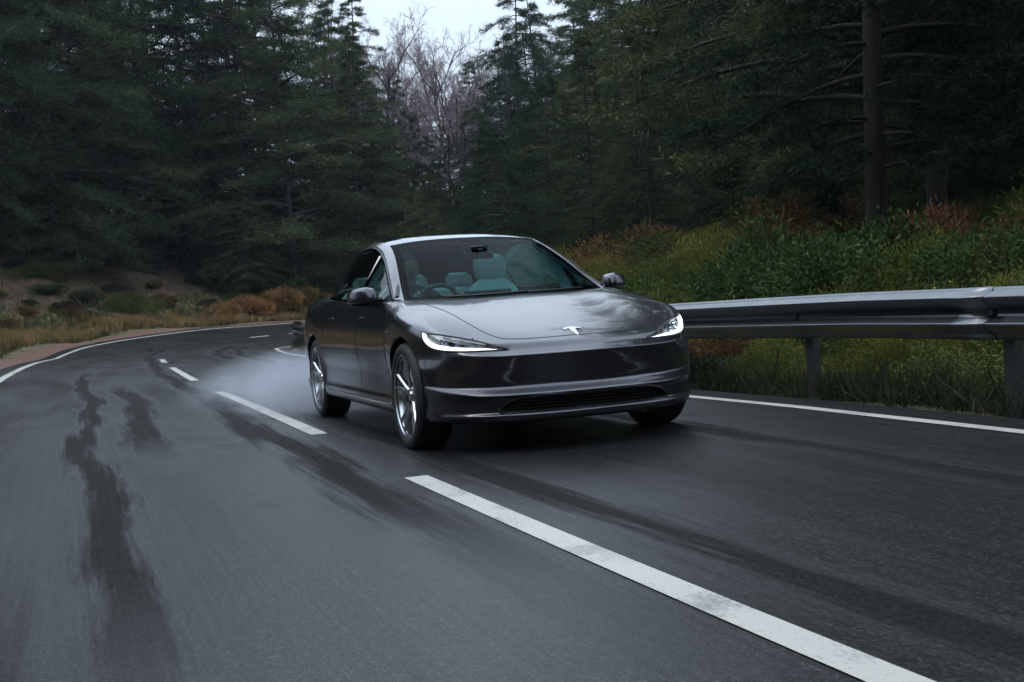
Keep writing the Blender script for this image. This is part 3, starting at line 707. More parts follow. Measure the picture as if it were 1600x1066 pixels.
for s_ in (1, -1):
    def sp(x, z): return (x, s_*.93, z)
    seam([(-.43, .9, .265), (-.43, .93, .45), (-.43, .93, .65), (-.43, .9, .80), (-.455, .86, .90), (-.52, .83, .93)], P_doors[('f', s_)], mirror=s_)
    seam([(-1.256, .93, .265), (-1.267, .93, .45), (-1.279, .93, .65), (-1.29, .9, .82), (-1.297, .87, .95)], P_doors[('f', s_)], mirror=s_)
    seam([(-.43, .93, .263), (-1.0, .93, .262), (-1.8, .93, .262), (-2.42, .93, .265)], P_doors[('r', s_)], mirror=s_, r=.004)
    al = [(-2.42, .93, .265)]+[(-2.875+(R_A+.036)*math.cos(a), .935, .34+(R_A+.036)*math.sin(a)) for a in np.linspace(math.radians(5), math.radians(42), 5)]+[(-2.45, .925, .74), (-2.42, .90, .86), (-2.42, .865, .985)]
    seam(al, P_doors[('r', s_)], mirror=s_)
    seam([(.36, .88, .60), (.37, .875, .55), (.375, .87, .47)], P_bump, mirror=s_, r=.0022)
    # flush door handles: recessed darker pads
    for xh, key in ((-1.16, 'f'), (-2.16, 'r')):
        mb = MB(); pts = [snap((xh+t*.105, s_*.93, .845+.004*math.cos(t*3)), -.0045) for t in np.linspace(-1, 1, 12)]
        mb.tube(pts, [.002]+[.008]*10+[.002], 8, squash=1.0); o = mb.build("door_handle", M_PAINT, P_doors[(key, s_)], smooth=True)
    # round repeater with small camera on the wing
    mb = MB(); pts = [snap((-.36+t*.035, s_*.93, .735), .001) for t in np.linspace(-1, 1, 8)]; mb.tube(pts, [.002, .007, .009, .01, .01, .009, .007, .002], 8); mb.build("side_repeater", M_BLK, car, smooth=True)
# ---- wheel arch lips and liners
for xc in (0, -2.875):
    for s_ in (1, -1):
        mb = MB(); Vv = []; n_ = 0
        for a in np.linspace(math.radians(-14), math.radians(194), 72):
            x = xc+R_A*math.cos(a); z = .34+R_A*math.sin(a)
            p, _n = hit((xc+(R_A+.012)*math.cos(a), s_*1.3, .34+(R_A+.012)*math.sin(a)), (0, -s_, 0)); y = abs(p.y) if p and abs(p.y) > .6 else .90
            Vv += [(x, s_*(y-.001), z), (xc+(R_A-.006)*math.cos(a), s_*(y-.008), .34+(R_A-.006)*math.sin(a)), (xc+(R_A-.004)*math.cos(a), s_*(y-.05), .34+(R_A-.004)*math.sin(a)), (xc+(R_A+.01)*math.cos(a), s_*(y-.06), .34+(R_A+.01)*math.sin(a))]; n_ += 1
        mb.add(Vv, [(i*4+k_, i*4+k_+1, i*4+k_+5, i*4+k_+4) for i in range(n_-1) for k_ in range(3)]); mb.build("arch_lip", M_PAINT, car, smooth=True)
        mb = MB(); Vv = []
        for a in np.linspace(math.radians(-25), math.radians(205), 40):
            for y in (.885, .60): Vv.append((xc+(R_A+.012)*math.cos(a), s_*y, .34+(R_A+.012)*math.sin(a)))
        c0 = len(Vv); mb.add(Vv, [(i*2, i*2+1, i*2+3, i*2+2) for i in range(39)]+[tuple(range(1, 80, 2))]); mb.build("wheel_arch_liner", M_GAP, car)
# ---- front intake: recess, slats and lower lip blade
def front_x(y, z):
    p, n_ = hit((1.5, y, z), (-1, 0, 0)); return p.x if p else .6
g = MB()
ys = np.linspace(-.60, .60, 41)
for z0, z1, dx in ((.236, .236, .0), (.345, .345, .0)): pass
Vv = []
for y in ys:
    xf = front_x(y, .30); Vv += [(xf-.02, y, .238), (xf-.11, y, .240), (xf-.11, y, .336), (xf-.02, y, .338)]
g.add(Vv, [(i*4+k_, i*4+k_+1, i*4+k_+5, i*4+k_+4) for i in range(40) for k_ in range(3)])
gr_ = g.build("lower_grille", M_GAP, car)
for z in (.262, .281, .300, .317):
    mb = MB(); L = .50-(z-.262)*1.6
    mb.tube([(front_x(y, .285)-.035, y, z) for y in np.linspace(-L, L, 31)], .0042, 6, squash=.7); mb.build("slat", M_BLK, gr_, smooth=True)
Vv = []
rim_ = [(front_x(y, z), y, z) for y, z in [tuple(p) for p in dense(intk, 5, closed=True)]]
mb = MB(); mb.tube([snap(p, .0) for p in rim_], .006, 6, closed=True); mb.build("grille_surround", M_BLK, gr_, smooth=True)
# small round sensors on the bumper
for y in (-.60, -.26, .26, .60):
    p = snap((front_x(y, .47), y, .47), 0); nn = bvh.find_nearest(p)[1]
    mb = MB(); mb.tube([p-nn*.004, p+nn*.0008], .011, 14); mb.build("parking_sensor", M_PAINT, P_bump)
# emblem, lying on the bonnet nose
ex, ez = .607, top_z(.607, 0)
def onhood(x, y, off=.0015):
    p, n_ = hit((x, y, 1.6), (0, 0, -1)); return p+n_*off
def emb_poly(pts, mb, off0=.0005, off1=.0045):
    n = len(pts); lo = [onhood(ex+b_, a, off0) for a, b_ in pts]; hi = [onhood(ex+b_, a, off1) for a, b_ in pts]
    mb.add(lo+hi, [tuple(range(n, 2*n))]+[(i, (i+1) % n, n+(i+1) % n, n+i) for i in range(n)])
k_ = 1.15
mb = MB()
emb_poly([(-.052*k_, -.030*k_), (-.030*k_, -.043*k_), (0, -.047*k_), (.030*k_, -.043*k_), (.052*k_, -.030*k_), (.044*k_, -.018*k_), (.034*k_, -.025*k_), (.018*k_, -.030*k_), (.0165*k_, -.018*k_), (.010*k_, .02*k_), (0, .058*k_), (-.010*k_, .02*k_), (-.0165*k_, -.018*k_), (-.018*k_, -.030*k_), (-.034*k_, -.025*k_), (-.044*k_, -.018*k_)], mb)
mb.build("bonnet_emblem", M_EMB, P_hood)
# ---- headlamps: recessed housing, projector units, lit strip and clear cover
for s_ in (1, -1):
    sel = (pan == 9) & (FC[:, 1]*s_ > 0); F = FB[sel]; ids, inv = np.unique(F, return_inverse=True)
    hl = mesh_np("headlamp", VB[ids]-VN[ids]*.045, inv.reshape(-1, 4), M_LAMPIN, car, normals=VN[ids])
    mesh_np("lamp_cover", VB[ids]+VN[ids]*.0005, inv.reshape(-1, 4), M_LENS, hl, normals=VN[ids])
    def onl(p, off): 
        v = Vector((p[0], p[1], p[2])); q = bvh.find_nearest(v); w_ = q[0]+q[1]*off; return Vector((w_.x, w_.y*s_, w_.z))
    def lift(uv, off):   # from lamp plane coordinates to the surface
        o = LR*uv[0]+LU*uv[1]+LD*2; h = bvh.ray_cast(o, -LD)
        if h[0] is None: return None
        w_ = h[0]+h[1]*off; return Vector((w_.x, w_.y*s_, w_.z))
    lp = [tuple(p) for p in lampD]
    rimp = [x for x in (lift(p, 0.0) for p in lp) if x is not None]
    mb = MB(); mb.tube(rimp, .0058, 6, closed=True); mb.build("lamp_gasket", M_BLK, hl, smooth=True)
    mb = MB(); n = len(rimp); inn = [x for x in (lift(p, -.045) for p in lp) if x is not None]
    mb.add(rimp+inn, [(i, (i+1) % n, n+(i+1) % n, n+i) for i in range(n)]); mb.build("lamp_side_wall", M_LAMPIN, hl, smooth=True)
    # the lit strip: down the outer end and along the lower edge
    drl = [(.318, .848, .716), (.352, .847, .686), (.395, .822, .651), (.44, .787, .633), (.50, .735, .622), (.565, .655, .617), (.61, .580, .612), (.645, .510, .609)]
    dd_ = dense(drl, 6); wdt = np.interp(np.linspace(0, 1, len(dd_)), [0, .1, .3, .45, .6, 1], [.012, .0145, .0155, .0145, .0105, .006])
    mb = MB(); mb.tube([onl(p, -.010) for p in dd_], list(wdt), 8, squash=1.0); mb.build("daytime_running_light", M_LIGHT, hl, smooth=True)
    for (p, r) in (((.44, .765, .676), .026), ((.505, .700, .662), .022), ((.56, .63, .650), .014)):
        q0 = onl(p, -.040); q1_ = onl(p, -.016); ld = Vector((LD.x, LD.y*s_, LD.z))
        c_ = q0; mb = MB(); mb.tube([c_, c_+ld*.02, c_+ld*.026], [r, r, r*.82], 20); mb.build("projector_ring", M_BEAMR, hl, smooth=True)
        bm_ = MB(); bm_.tube([c_+ld*.018, c_+ld*.027, c_+ld*.032], [r*.80, r*.62, r*.15], 20); bm_.build("projector_lens", simple("projector_glass", (.10, .12, .2), rough=.03, coat=1) if 'projector_glass' not in bpy.data.materials else bpy.data.materials['projector_glass'], hl, smooth=True)
    # fine ribs across the housing
    mb = MB()
    for t in np.linspace(.15, .95, 16):
        a = lift((lerp(l2((.38, .82, .66))[0], l2((.64, .50, .615))[0], t), lerp(l2((.38, .82, .700))[1], l2((.64, .50, .618))[1], t)), -.036)
        b_ = lift((lerp(l2((.38, .82, .66))[0], l2((.64, .50, .615))[0], t), lerp(l2((.40, .82, .655))[1], l2((.64, .50, .608))[1], t)), -.036)
        if a is not None and b_ is not None: mb.tube([a, b_], .002, 4)
    mb.build("reflector_ribs", M_BEAMR, hl)
# ---- greenhouse: windscreen, roof, rails, side glass
GN = [ # c0, c1, c2, c3 (screen/roof edge), c4 (upper edge of the side glass), c5, c6 (belt)
 [(-.325, 0, .928), (-.350, .30, .928), (-.425, .55, .929), (-.545, .728, .930), (-.600, .782, .938), (-.605, .795, .938), (-.61, .808, .938)],
 [(-.560, 0, 1.053), (-.585, .28, 1.050), (-.655, .51, 1.040), (-.745, .692, 1.027), (-.790, .750, 1.020), (-.790, .800, .982), (-.79, .842, .944)],
 [(-.800, 0, 1.170), (-.822, .26, 1.166), (-.880, .47, 1.156), (-.950, .650, 1.140), (-.985, .714, 1.126), (-.985, .794, 1.040), (-.99, .858, .948)],
 [(-1.040, 0, 1.274), (-1.060, .245, 1.270), (-1.10, .44, 1.260), (-1.155, .610, 1.242), (-1.19, .676, 1.218), (-1.19, .780, 1.085), (-1.20, .866, .953)],
 [(-1.270, 0, 1.354), (-1.285, .235, 1.351), (-1.315, .415, 1.341), (-1.355, .580, 1.323), (-1.39, .650, 1.292), (-1.39, .768, 1.122), (-1.40, .869, .957)],
 [(-1.60, 0, 1.421), (-1.60, .23, 1.418), (-1.61, .405, 1.408), (-1.62, .565, 1.384), (-1.63, .638, 1.345), (-1.63, .760, 1.152), (-1.63, .870, .961)],
 [(-1.95, 0, 1.443), (-1.95, .225, 1.440), (-1.95, .40, 1.428), (-1.95, .556, 1.400), (-1.95, .632, 1.356), (-1.95, .757, 1.165), (-1.95, .862, .970)],
 [(-2.35, 0, 1.427), (-2.35, .225, 1.424), (-2.35, .40, 1.411), (-2.35, .548, 1.377), (-2.35, .626, 1.326), (-2.35, .740, 1.155), (-2.35, .832, .985)],
 [(-2.75, 0, 1.372), (-2.75, .225, 1.368), (-2.75, .40, 1.352), (-2.75, .530, 1.312), (-2.75, .608, 1.252), (-2.75, .695, 1.125), (-2.75, .770, 1.000)],
 [(-3.10, 0, 1.292), (-3.10, .22, 1.288), (-3.10, .38, 1.272), (-3.10, .495, 1.230), (-3.10, .568, 1.165), (-3.10, .630, 1.085), (-3.10, .690, 1.010)],
 [(-3.42, 0, 1.195), (-3.42, .22, 1.190), (-3.42, .39, 1.175), (-3.42, .49, 1.130), (-3.42, .545, 1.085), (-3.42, .585, 1.050), (-3.42, .625, 1.018)],
 [(-3.72, 0, 1.105), (-3.715, .22, 1.102), (-3.70, .40, 1.093), (-3.68, .50, 1.070), (-3.67, .53, 1.055), (-3.66, .55, 1.045), (-3.66, .58, 1.030)],
 [(-3.84, 0, 1.085), (-3.83, .22, 1.082), (-3.80, .40, 1.075), (-3.76, .49, 1.055), (-3.74, .51, 1.045), (-3.73, .53, 1.035), (-3.72, .55, 1.025)]]
GN = np.array(GN, float); mr_ = 12
krow = np.array([0, .26, .52, .78, 1.03, 1.37, 1.72, 2.12, 2.52, 2.87, 3.2, 3.5, 3.62])
kcol = np.array([0, .24, .42, .59, .66, .82, .98])
def geval(sub, kcs, rk=krow, mc=10):
    R = hermite(rk, sub, refine(rk, mr_), 'bessel'); return R
GR = hermite(krow, GN, refine(krow, mr_), 'bessel')
def patch(cols, mc, mirror_c=False):
    sub = np.swapaxes(GR[:, cols], 0, 1); kn = kcol[cols]
    if mirror_c:
        f = sub[1:3][::-1].copy(); f[..., 1] *= -1; sub = np.concatenate([f, sub]); kn = np.concatenate([-kn[1:3][::-1], kn])
    return np.swapaxes(hermite(kn, sub, refine(kcol[cols], mc), 'bessel'), 0, 1)
TOPP = patch([0, 1, 2, 3], 14, True)            # rows x 43
RAIL = patch([3, 4], 8); SIDEG = patch([4, 5, 6], 12)
# a rounded rail: swell the strip between screen edge and side glass
tt_ = np.linspace(0, 1, RAIL.shape[1]); b_ = (np.sin(np.pi*tt_)**.7*.011)[None, :, None]
RAIL = RAIL+b_*np.array((0, .72, .69))
nr = TOPP.shape[0]; rowv = refine(krow, mr_)
def grid_obj(name, G, mat, parent, s_=1, flip=False, thick=None, fmat=None, both=False):
    n, m = G.shape[:2]; I = np.arange(n*m).reshape(n, m); F = quads(I); Vv = G.reshape(-1, 3).copy()
    if both:
        V2 = Vv*np.array([1, -1, 1]); Vv = np.concatenate([Vv, V2]); F = np.concatenate([F, F[:, ::-1]+n*m])
    elif s_ < 0: Vv = Vv*np.array([1, -1, 1]); F = F[:, ::-1]
    o = mesh_np(name, Vv, F, mat, parent, fmat=fmat)
    bm = bmesh.new(); bm.from_mesh(o.data); bmesh.ops.remove_doubles(bm, verts=bm.verts, dist=1e-5); bmesh.ops.recalc_face_normals(bm, faces=bm.faces); bm.to_mesh(o.data); bm.free()
    if thick: md = o.modifiers.new("thick", 'SOLIDIFY'); md.thickness = thick; md.offset = 1
    return o
iw = 4*mr_+4                                     # the row where screen meets roof panel
# windscreen, its black printed border and the clear middle
W = TOPP[:iw+1]; nw, mw = W.shape[:2]
uu_ = np.linspace(0, 1, nw-1)[:, None]; vv_ = np.linspace(0, 1, mw-1)[None, :]
# distance to the border in metres, roughly
du_ = np.minimum((uu_*nw*.0265), (1-uu_)*nw*.0235-.015); dv_ = (1-vv_)*.62*(1.18-.25*uu_)
rc_ = .09
dd2 = np.where((du_ < rc_+.05) & (dv_ < rc_+.05), rc_-np.hypot(np.maximum(rc_+.05-du_, 0), np.maximum(rc_+.05-dv_, 0)), np.minimum(du_, dv_)-.05)
frit = (dd2 < 0)
# finer screen grid so that the border runs smoothly
def upsample(G, k):
    n, m = G.shape[:2]; a = hermite(np.arange(n), G, np.linspace(0, n-1, (n-1)*k+1), 'bessel'); a = np.swapaxes(hermite(np.arange(m), np.swapaxes(a, 0, 1), np.linspace(0, m-1, (m-1)*k+1), 'bessel'), 0, 1); return a
W2 = upsample(W, 3); nw, mw = W2.shape[:2]
c_ = (W2[:-1, :-1]+W2[1:, 1:])/2
arc_u = np.concatenate([[0], np.cumsum(np.linalg.norm(np.diff(W2[:, 0], axis=0), axis=1))]); tot = arc_u[-1]
uu_ = ((arc_u[:-1]+arc_u[1:])/2)[:, None]
edge_d = np.linalg.norm(c_-W2[:-1, -1:, :], axis=-1)
db, dt_ = uu_-.045+0*edge_d, tot-uu_-.105+0*edge_d; ds = edge_d-.052
m1_, m2_ = np.minimum(db, dt_), ds; rc_ = .07
ins = np.minimum(m1_, m2_); cor = (m1_ < rc_) & (m2_ < rc_) & (m1_ > -1) & (m2_ > -1)
ins = np.where(cor, rc_-np.hypot(np.maximum(rc_-m1_, 0), np.maximum(rc_-m2_, 0)), ins)
frit = ins < 0
# camera shroud patch at the top middle
frit |= (np.abs(c_[..., 1]) < .085) & (dt_ < .055)
def subgrid(name, G, mask, mat, parent, both=True, off=0.0):
    n, m = G.shape[:2]; F = quads(np.arange(n*m).reshape(n, m)); F = F[mask.ravel()]
    Vv = G.reshape(-1, 3).copy(); Vv[:, 2] += off; nV = len(Vv)
    VN_ = vnormals(Vv, quads(np.arange(n*m).reshape(n, m)))
    if VN_[:, 2].mean() < 0: VN_ = -VN_; F = F[:, ::-1]
    if both: 
        V2 = Vv*np.array([1, -1, 1]); N2 = VN_*np.array([1, -1, 1]); F = np.concatenate([F, F[:, ::-1]+nV]); Vv = np.concatenate([Vv, V2]); VN_ = np.concatenate([VN_, N2])
        cc = (np.abs(Vv[:, 1]) < 1e-6); VN_[cc, 1] = 0
    ids, inv = np.unique(F, return_inverse=True)
    return mesh_np(name, Vv[ids], inv.reshape(-1, 4), mat, parent, normals=VN_[ids])
ws = subgrid("windscreen", W2, ~frit, M_GLASS, car); subgrid("windscreen_border", W2, frit, M_GLBLK, ws)
# roof panel of dark glass and rear window
G2 = TOPP[iw:]; mk_ = np.ones((G2.shape[0]-1, G2.shape[1]-1), bool); xc_ = G2[:-1, :1, 0]+0*G2[:-1, :-1, 0]
subgrid("glass_roof", G2, mk_ & (xc_ > -2.70), M_ROOF, car); subgrid("rear_window", G2, mk_ & (xc_ <= -2.70) & (xc_ > -3.55), M_ROOF, car); subgrid("boot_lid", G2, mk_ & (xc_ <= -3.55), M_PAINT, car)
wl = [tuple(W2[-1, j]) for j in range(0, mw, 4)]; mb = MB(); mb.tube([(x, -y, z-.001) for x, y, z in wl[::-1]]+[(x, y, z-.001) for x, y, z in wl[1:]], .0035, 5); mb.build("roof_joint", M_GAP, car, smooth=True)
for s_ in (1, -1):
    o = grid_obj("roof_rail", RAIL, M_PAINT, car, s_)
    # side glass: windows with dark borders, body colour behind the last one
    SG = upsample(SIDEG, 2); n, m = SG.shape[:2]; cc_ = (SG[:-1, :-1]+SG[1:, 1:])/2; x_ = cc_[..., 0]
    edt = np.linalg.norm(cc_-SG[:-1, :1], axis=-1); edb = np.linalg.norm(cc_-SG[:-1, -1:], axis=-1)
    wall = (x_ < -3.02+0.5*(1.19-cc_[..., 2])); bp_ = np.abs(x_+1.305+.10*(cc_[..., 2]-.95)) < .055; bp2_ = np.abs(x_+2.50) < .02
    sail = (x_ > -.735)
    brd = (edt < .020) | (edb < .012) | bp_ | bp2_ | sail
    base = SG.copy(); base[..., 1] *= s_
    def sub2(name, mask, mat, par):
        F = quads(np.arange(n*m).reshape(n, m))[mask.ravel()]; Vv = base.reshape(-1, 3); NN_ = vnormals(Vv, quads(np.arange(n*m).reshape(n, m)))
        if (NN_[:, 1]*s_).mean() < 0: NN_ = -NN_; F = F[:, ::-1]
        ids, inv = np.unique(F, return_inverse=True); return mesh_np(name, Vv[ids], inv.reshape(-1, 4), mat, par, normals=NN_[ids])
    sub2("side_window", (x_ > -1.3) & ~brd, M_SGLASS, car); sub2("side_window", (x_ <= -1.3) & (x_ > -2.5) & ~brd & ~wall, M_SGLASS, car); sub2("quarter_window", (x_ <= -2.5) & ~brd & ~wall, M_SGLASS, car)
    sub2("window_surround", brd & ~wall, M_GLBLK, car); sub2("rear_pillar", wall, M_PAINT, car)
    # trim along the belt, from the mirror to the tail of the glass
    bl = [tuple(SG[i, -1]*np.array([1, s_, 1])) for i in range(8, n, 6) if SG[i, -1, 0] > -2.93]
    mb = MB(); mb.tube([(x, y+.002*s_, z+.004) for x, y, z in bl], .008, 6); mb.build("window_trim", M_GLBLK, car, smooth=True)
    up_ = [tuple(SG[i, 0]*np.array([1, s_, 1])) for i in range(2, n, 6) if SG[i, 0, 0] > -3.02]
    mb = MB(); mb.tube([(x, y+.002*s_, z) for x, y, z in up_], .006, 6); mb.build("window_seal", M_BLK, car, smooth=True)
    # the shoulder between the foot of the glass and the body's upper edge
    ebx = SK[8*mU:, -1]; fil = []; nk_ = 7
    o_x = np.argsort(ebx[:, 0]); rowsN = list(range(0, n, 3))
    for i in rowsN:
        a = SG[i, -1]; y_ = np.interp(a[0], ebx[o_x, 0], ebx[o_x, 1]); z_ = np.interp(a[0], ebx[o_x, 0], ebx[o_x, 2])
        for t in np.linspace(0, 1, nk_): fil.append((a[0], s_*lerp(a[1]-.004, y_+.001, t), lerp(a[2]+.002, z_+.001, t)+.35*(t*(1-t))*max(a[2]-z_, 0)*1.0))
    I_ = np.arange(len(fil)).reshape(-1, nk_); F_ = quads(I_)
    if s_ < 0: F_ = F_[:, ::-1]
    ou = mesh_np("rear_shoulder", fil, F_, M_PAINT, car)
    bm = bmesh.new(); bm.from_mesh(ou.data); bmesh.ops.recalc_face_normals(bm, faces=bm.faces)
    if sum(f.normal.z for f in bm.faces) < 0: bmesh.ops.reverse_faces(bm, faces=bm.faces)
    bm.to_mesh(ou.data); bm.free()
    # ---- door mirror
    mir = None
    secs = []   # along y from the root to the tip: (y, x centre, z centre, half depth x, half height z)
    for y, xc, zc, hx, hz in ((.848, -.790, .957, .035, .018), (.862, -.792, .968, .062, .046), (.885, -.795, .974, .082, .058), (.93, -.805, .978, .088, .064), (.975, -.820, .976, .086, .062), (1.008, -.838, .971, .078, .056), (1.030, -.853, .965, .066, .047), (1.040, -.862, .960, .045, .033), (1.043, -.866, .957, .02, .015)):
        ring = []
        for k_ in range(20):
            a = 2*math.pi*k_/20; ca, sa = math.cos(a), math.sin(a); e_ = .42
            px = math.copysign(abs(ca)**e_, ca)*hx; pz = math.copysign(abs(sa)**e_, sa)*hz
            if pz < 0: pz *= .72
            if px < 0: px *= .55
            px -= .25*pz
            ring.append((xc+px, s_*y, zc+pz))
        secs.append(ring)
    mb = MB(); Vv = [p for r_ in secs for p in r_]; ns2 = len(secs)
    mb.add(Vv, [(i*20+k_, i*20+(k_+1) % 20, (i+1)*20+(k_+1) % 20, (i+1)*20+k_) for i in range(ns2-1) for k_ in range(20)]+[tuple(range(20)), tuple((ns2-1)*20+k_ for k_ in range(20))])
    mir = mb.build("door_mirror", M_PAINT, car, smooth=True, angle=60)
    mb = MB(); mb.tube([(-.72, s_*.795, .928), (-.755, s_*.85, .917), (-.785, s_*.92, .918), (-.815, s_*.98, .918), (-.835, s_*1.020, .924)], [.020, .022, .026, .022, .010], 10, squash=.55, up=(0, 0, 1)); mb.build("mirror_foot", M_BLK, mir, smooth=True)
    mb = MB(); mb.box((-.858, .89, .938), (-.852, 1.0, 1.02), bev=.003, mat=Matrix.Scale(s_, 4, (0, 1, 0))); mb.build("mirror_glass", M_MIRG, mir)
# wiper arms parked at the foot of the windscreen
def screen_pt(y, u, off):
    r = int(np.clip(u, 0, 1)*(W2.shape[0]-1)); row = W2[r]; j = np.abs(row[:, 1]-abs(y)).argmin(); p = row[j]; return Vector((p[0]+off*.45, y, p[2]+off))
for pts in ([(-.48, .0), (-.30, .006), (-.05, .012), (.10, .016)], [(.08, .0), (.30, .008), (.50, .02)]):
    mb = MB(); P = [screen_pt(y, u, .010) for y, u in pts]; mb.tube(P, [.007, .006, .005, .003], 6) if len(P) == 4 else mb.tube(P, [.007, .005, .003], 6)
    wp = mb.build("wiper_arm", M_BLK, car, smooth=True)
    mb = MB(); P = [screen_pt(y+.03, u+.008, .004) for y, u in pts]; mb.tube(P, .005, 5); mb.build("wiper_blade", M_GAP, wp)
# plastic cowl under the screen
mb = MB(); cw = []
for j in range(0, mw, 6):
    p = W2[0, j]
    cw.append(p)
cwf = [(p[0]+.045-.02*(p[1]/.7)**2, p[1], p[2]-.012) for p in cw]
full_b = [(p[0]-.01, -p[1], p[2]) for p in cw[::-1]]+[(p[0]-.01, p[1], p[2]) for p in cw[1:]]; full_f = [(p[0], -p[1], p[2]) for p in cwf[::-1]]+[p for p in cwf[1:]]
n = len(full_b); mb.add(full_b+full_f, [(i, i+1, n+i+1, n+i) for i in range(n-1)]); mb.build("cowl_panel", M_BLK, car, smooth=True)

# ---- wheels
def wheel(x, s_):
    wv = empty("wheel", (x, s_*.802, .334), 0, car)
    if s_ < 0: wv.rotation_euler = (0, 0, math.pi)
    t = MB(); R, Wd = .334, .118
    prof = [(.250, .098), (.262, .110), (.278, .118), (.298, .119), (.316, .111), (.328, .099), (.334, .080)]
    tread = []
    for y0 in (.075, .045, .015, -.015, -.045, -.075):
        tread += [(.334, y0+.010), (.334, y0-.010), (.327, y0-.012), (.327, y0-.018)] if y0 > -.07 else [(.334, y0+.010), (.334, y0-.005)]
    prof = prof+tread+[(r, -y) for r, y in prof[::-1]]
    t.lathe(prof, (0, 0, 0), 72); t.build("tyre", M_RUB, wv, smooth=True, angle=30)
    b = MB(); b.lathe([(.254, .103), (.261, .109), (.261, .101), (.247, .088), (.240, .06), (.234, -.08), (.248, -.10)], (0, 0, 0), 72); rim = b.build("rim", M_RIM, wv, smooth=True, angle=30)
    d = MB(); d.lathe([(.222, -.03), (.09, -.03), (.09, -.045)], (0, 0, 0), 40); d.build("inner_barrel", M_RIMD, rim, smooth=True)
    # ten spokes in five pairs
    sp = MB()
    for k_ in range(5):
        for off in (-.17, .17):
            a = 2*math.pi*k_/5+.35; a1 = a+off; a0 = a+off*.55
            P = []
            for t_, r, y, w_ in ((0, .055, .072, .020), (.35, .10, .078, .017), (.7, .17, .086, .014), (1, .252, .096, .016)):
                aa = lerp(a0, a1, t_); P.append((r*math.cos(aa), y, r*math.sin(aa), w_, aa))
            Vv = []
            for (px, y, pz, w_, aa) in P:
                tx, tz = -math.sin(aa), math.cos(aa)
                Vv += [(px-tx*w_, y-.006, pz-tz*w_), (px-tx*w_*.6, y+.004, pz-tz*w_*.6), (px+tx*w_*.6, y+.004, pz+tz*w_*.6), (px+tx*w_, y-.006, pz+tz*w_), (px+tx*w_*.8, y-.03, pz+tz*w_*.8), (px-tx*w_*.8, y-.03, pz-tz*w_*.8)]
            sp.add(Vv, [(i*6+j, i*6+(j+1) % 6, (i+1)*6+(j+1) % 6, (i+1)*6+j) for i in range(3) for j in range(6)])
    sp.build("spokes", M_RIM, rim, smooth=True, angle=35)
    h = MB(); h.lathe([(0, .084), (.02, .084), (.030, .080), (.033, .072), (.060, .070), (.068, .055), (.068, .02)], (0, 0, 0), 36); h.build("hub_cap", M_RIM, rim, smooth=True, angle=35)
    dc = MB(); dc.lathe([(.06, .030), (.175, .030), (.175, .005), (.06, .005)], (0, 0, 0), 48, True); dc.build("brake_disc", M_DISC, wv, smooth=True, angle=30)
    cp = MB(); cp.box((-.19, .0, -.08), (-.10, .05, .09), bev=.015); cp.build("brake_caliper", M_BLK, wv)
for x, s_ in ((0, -1), (0, 1), (-2.875, -1), (-2.875, 1)): wheel(x, s_)
# floor, bulkhead and underside
mb = MB(); mb.box((-3.5, -.62, .18), (.42, .62, .30), bev=.03); mb.box((-2.45, -.82, .18), (-.42, .82, .31), bev=.03); mb.box((-.38, -.60, .3), (.40, .60, .62)); mb.build("floor_pan", M_GAP, car)
# suspension arms seen behind the front wheel
for s_ in (1, -1):
    mb = MB(); mb.tube([(.05, .35*s_, .22), (0, .66*s_, .20), (-.2, .35*s_, .24)], .02, 8); mb.build("suspension_arm", M_BLK, car)

# ---- cabin
mb = MB(); Vv = []
dsh = [(-.42, .90), (-.52, .925), (-.66, .915), (-.76, .885), (-.80, .84), (-.80, .62), (-.60, .45)]
for y in (-.74, -.4, 0, .4, .74):
    for x, z in dsh: Vv.append((x-(.06*(1-(abs(y)/.74)**2)*0), y, z))
n = len(dsh); mb.add(Vv, [(i*n+k_, i*n+k_+1, (i+1)*n+k_+1, (i+1)*n+k_) for i in range(4) for k_ in range(n-1)]); mb.build("dashboard", M_DARKIN, car, smooth=True, angle=50)
mb = MB(); mb.box((-.805, -.72, .80), (-.775, .72, .825), bev=.008); mb.build("dash_trim", M_WHITE, car)
mb = MB(); mb.box((-.868, -.205, .775), (-.850, .155, .975), bev=.008, mat=Matrix.Translation((0, 0, 0))); scr = mb.build("centre_screen", M_BLK, car)
mb = MB(); mb.box((-.872, -.195, .785), (-.868, .145, .965)); mb.build("screen_face", M_SCREEN, scr)
mb = MB(); mb.box((-1.9, -.11, .32), (-.78, .11, .60), bev=.04); mb.build("centre_console", M_DARKIN, car)
mb = MB(); mb.box((-3.1, -.80, .31), (-.45, .80, .33)); mb.build("cabin_floor", M_DARKIN, car)
for s_ in (1, -1):
    mb = MB(); Vv = []; xs = [-.62, -.9, -1.25, -1.7, -2.3, -2.7]
    for x in xs:
        for y, z in ((.80, .935), (.77, .90), (.76, .70), (.79, .45)): Vv.append((x, s_*y, z))
    mb.add(Vv, [(i*4+k_, i*4+k_+1, i*4+k_+5, i*4+k_+4) for i in range(len(xs)-1) for k_ in range(3)]); mb.build("door_lining", M_WHITE, car, smooth=True)
    # inner pillar trims
    mb = MB(); mb.tube([(-1.33, s_*.80, .93), (-1.36, s_*.735, 1.10), (-1.39, s_*.645, 1.25), (-1.40, s_*.56, 1.30)], [.045, .04, .036, .03], 8); mb.build("pillar_lining", M_WHITE, car, smooth=True)
    mb = MB(); mb.tube([(-.62, s_*.755, .95), (-.95, s_*.645, 1.105), (-1.33, s_*.56, 1.285)], [.02, .02, .02], 8); mb.build("pillar_lining", M_DARKIN, car, smooth=True)
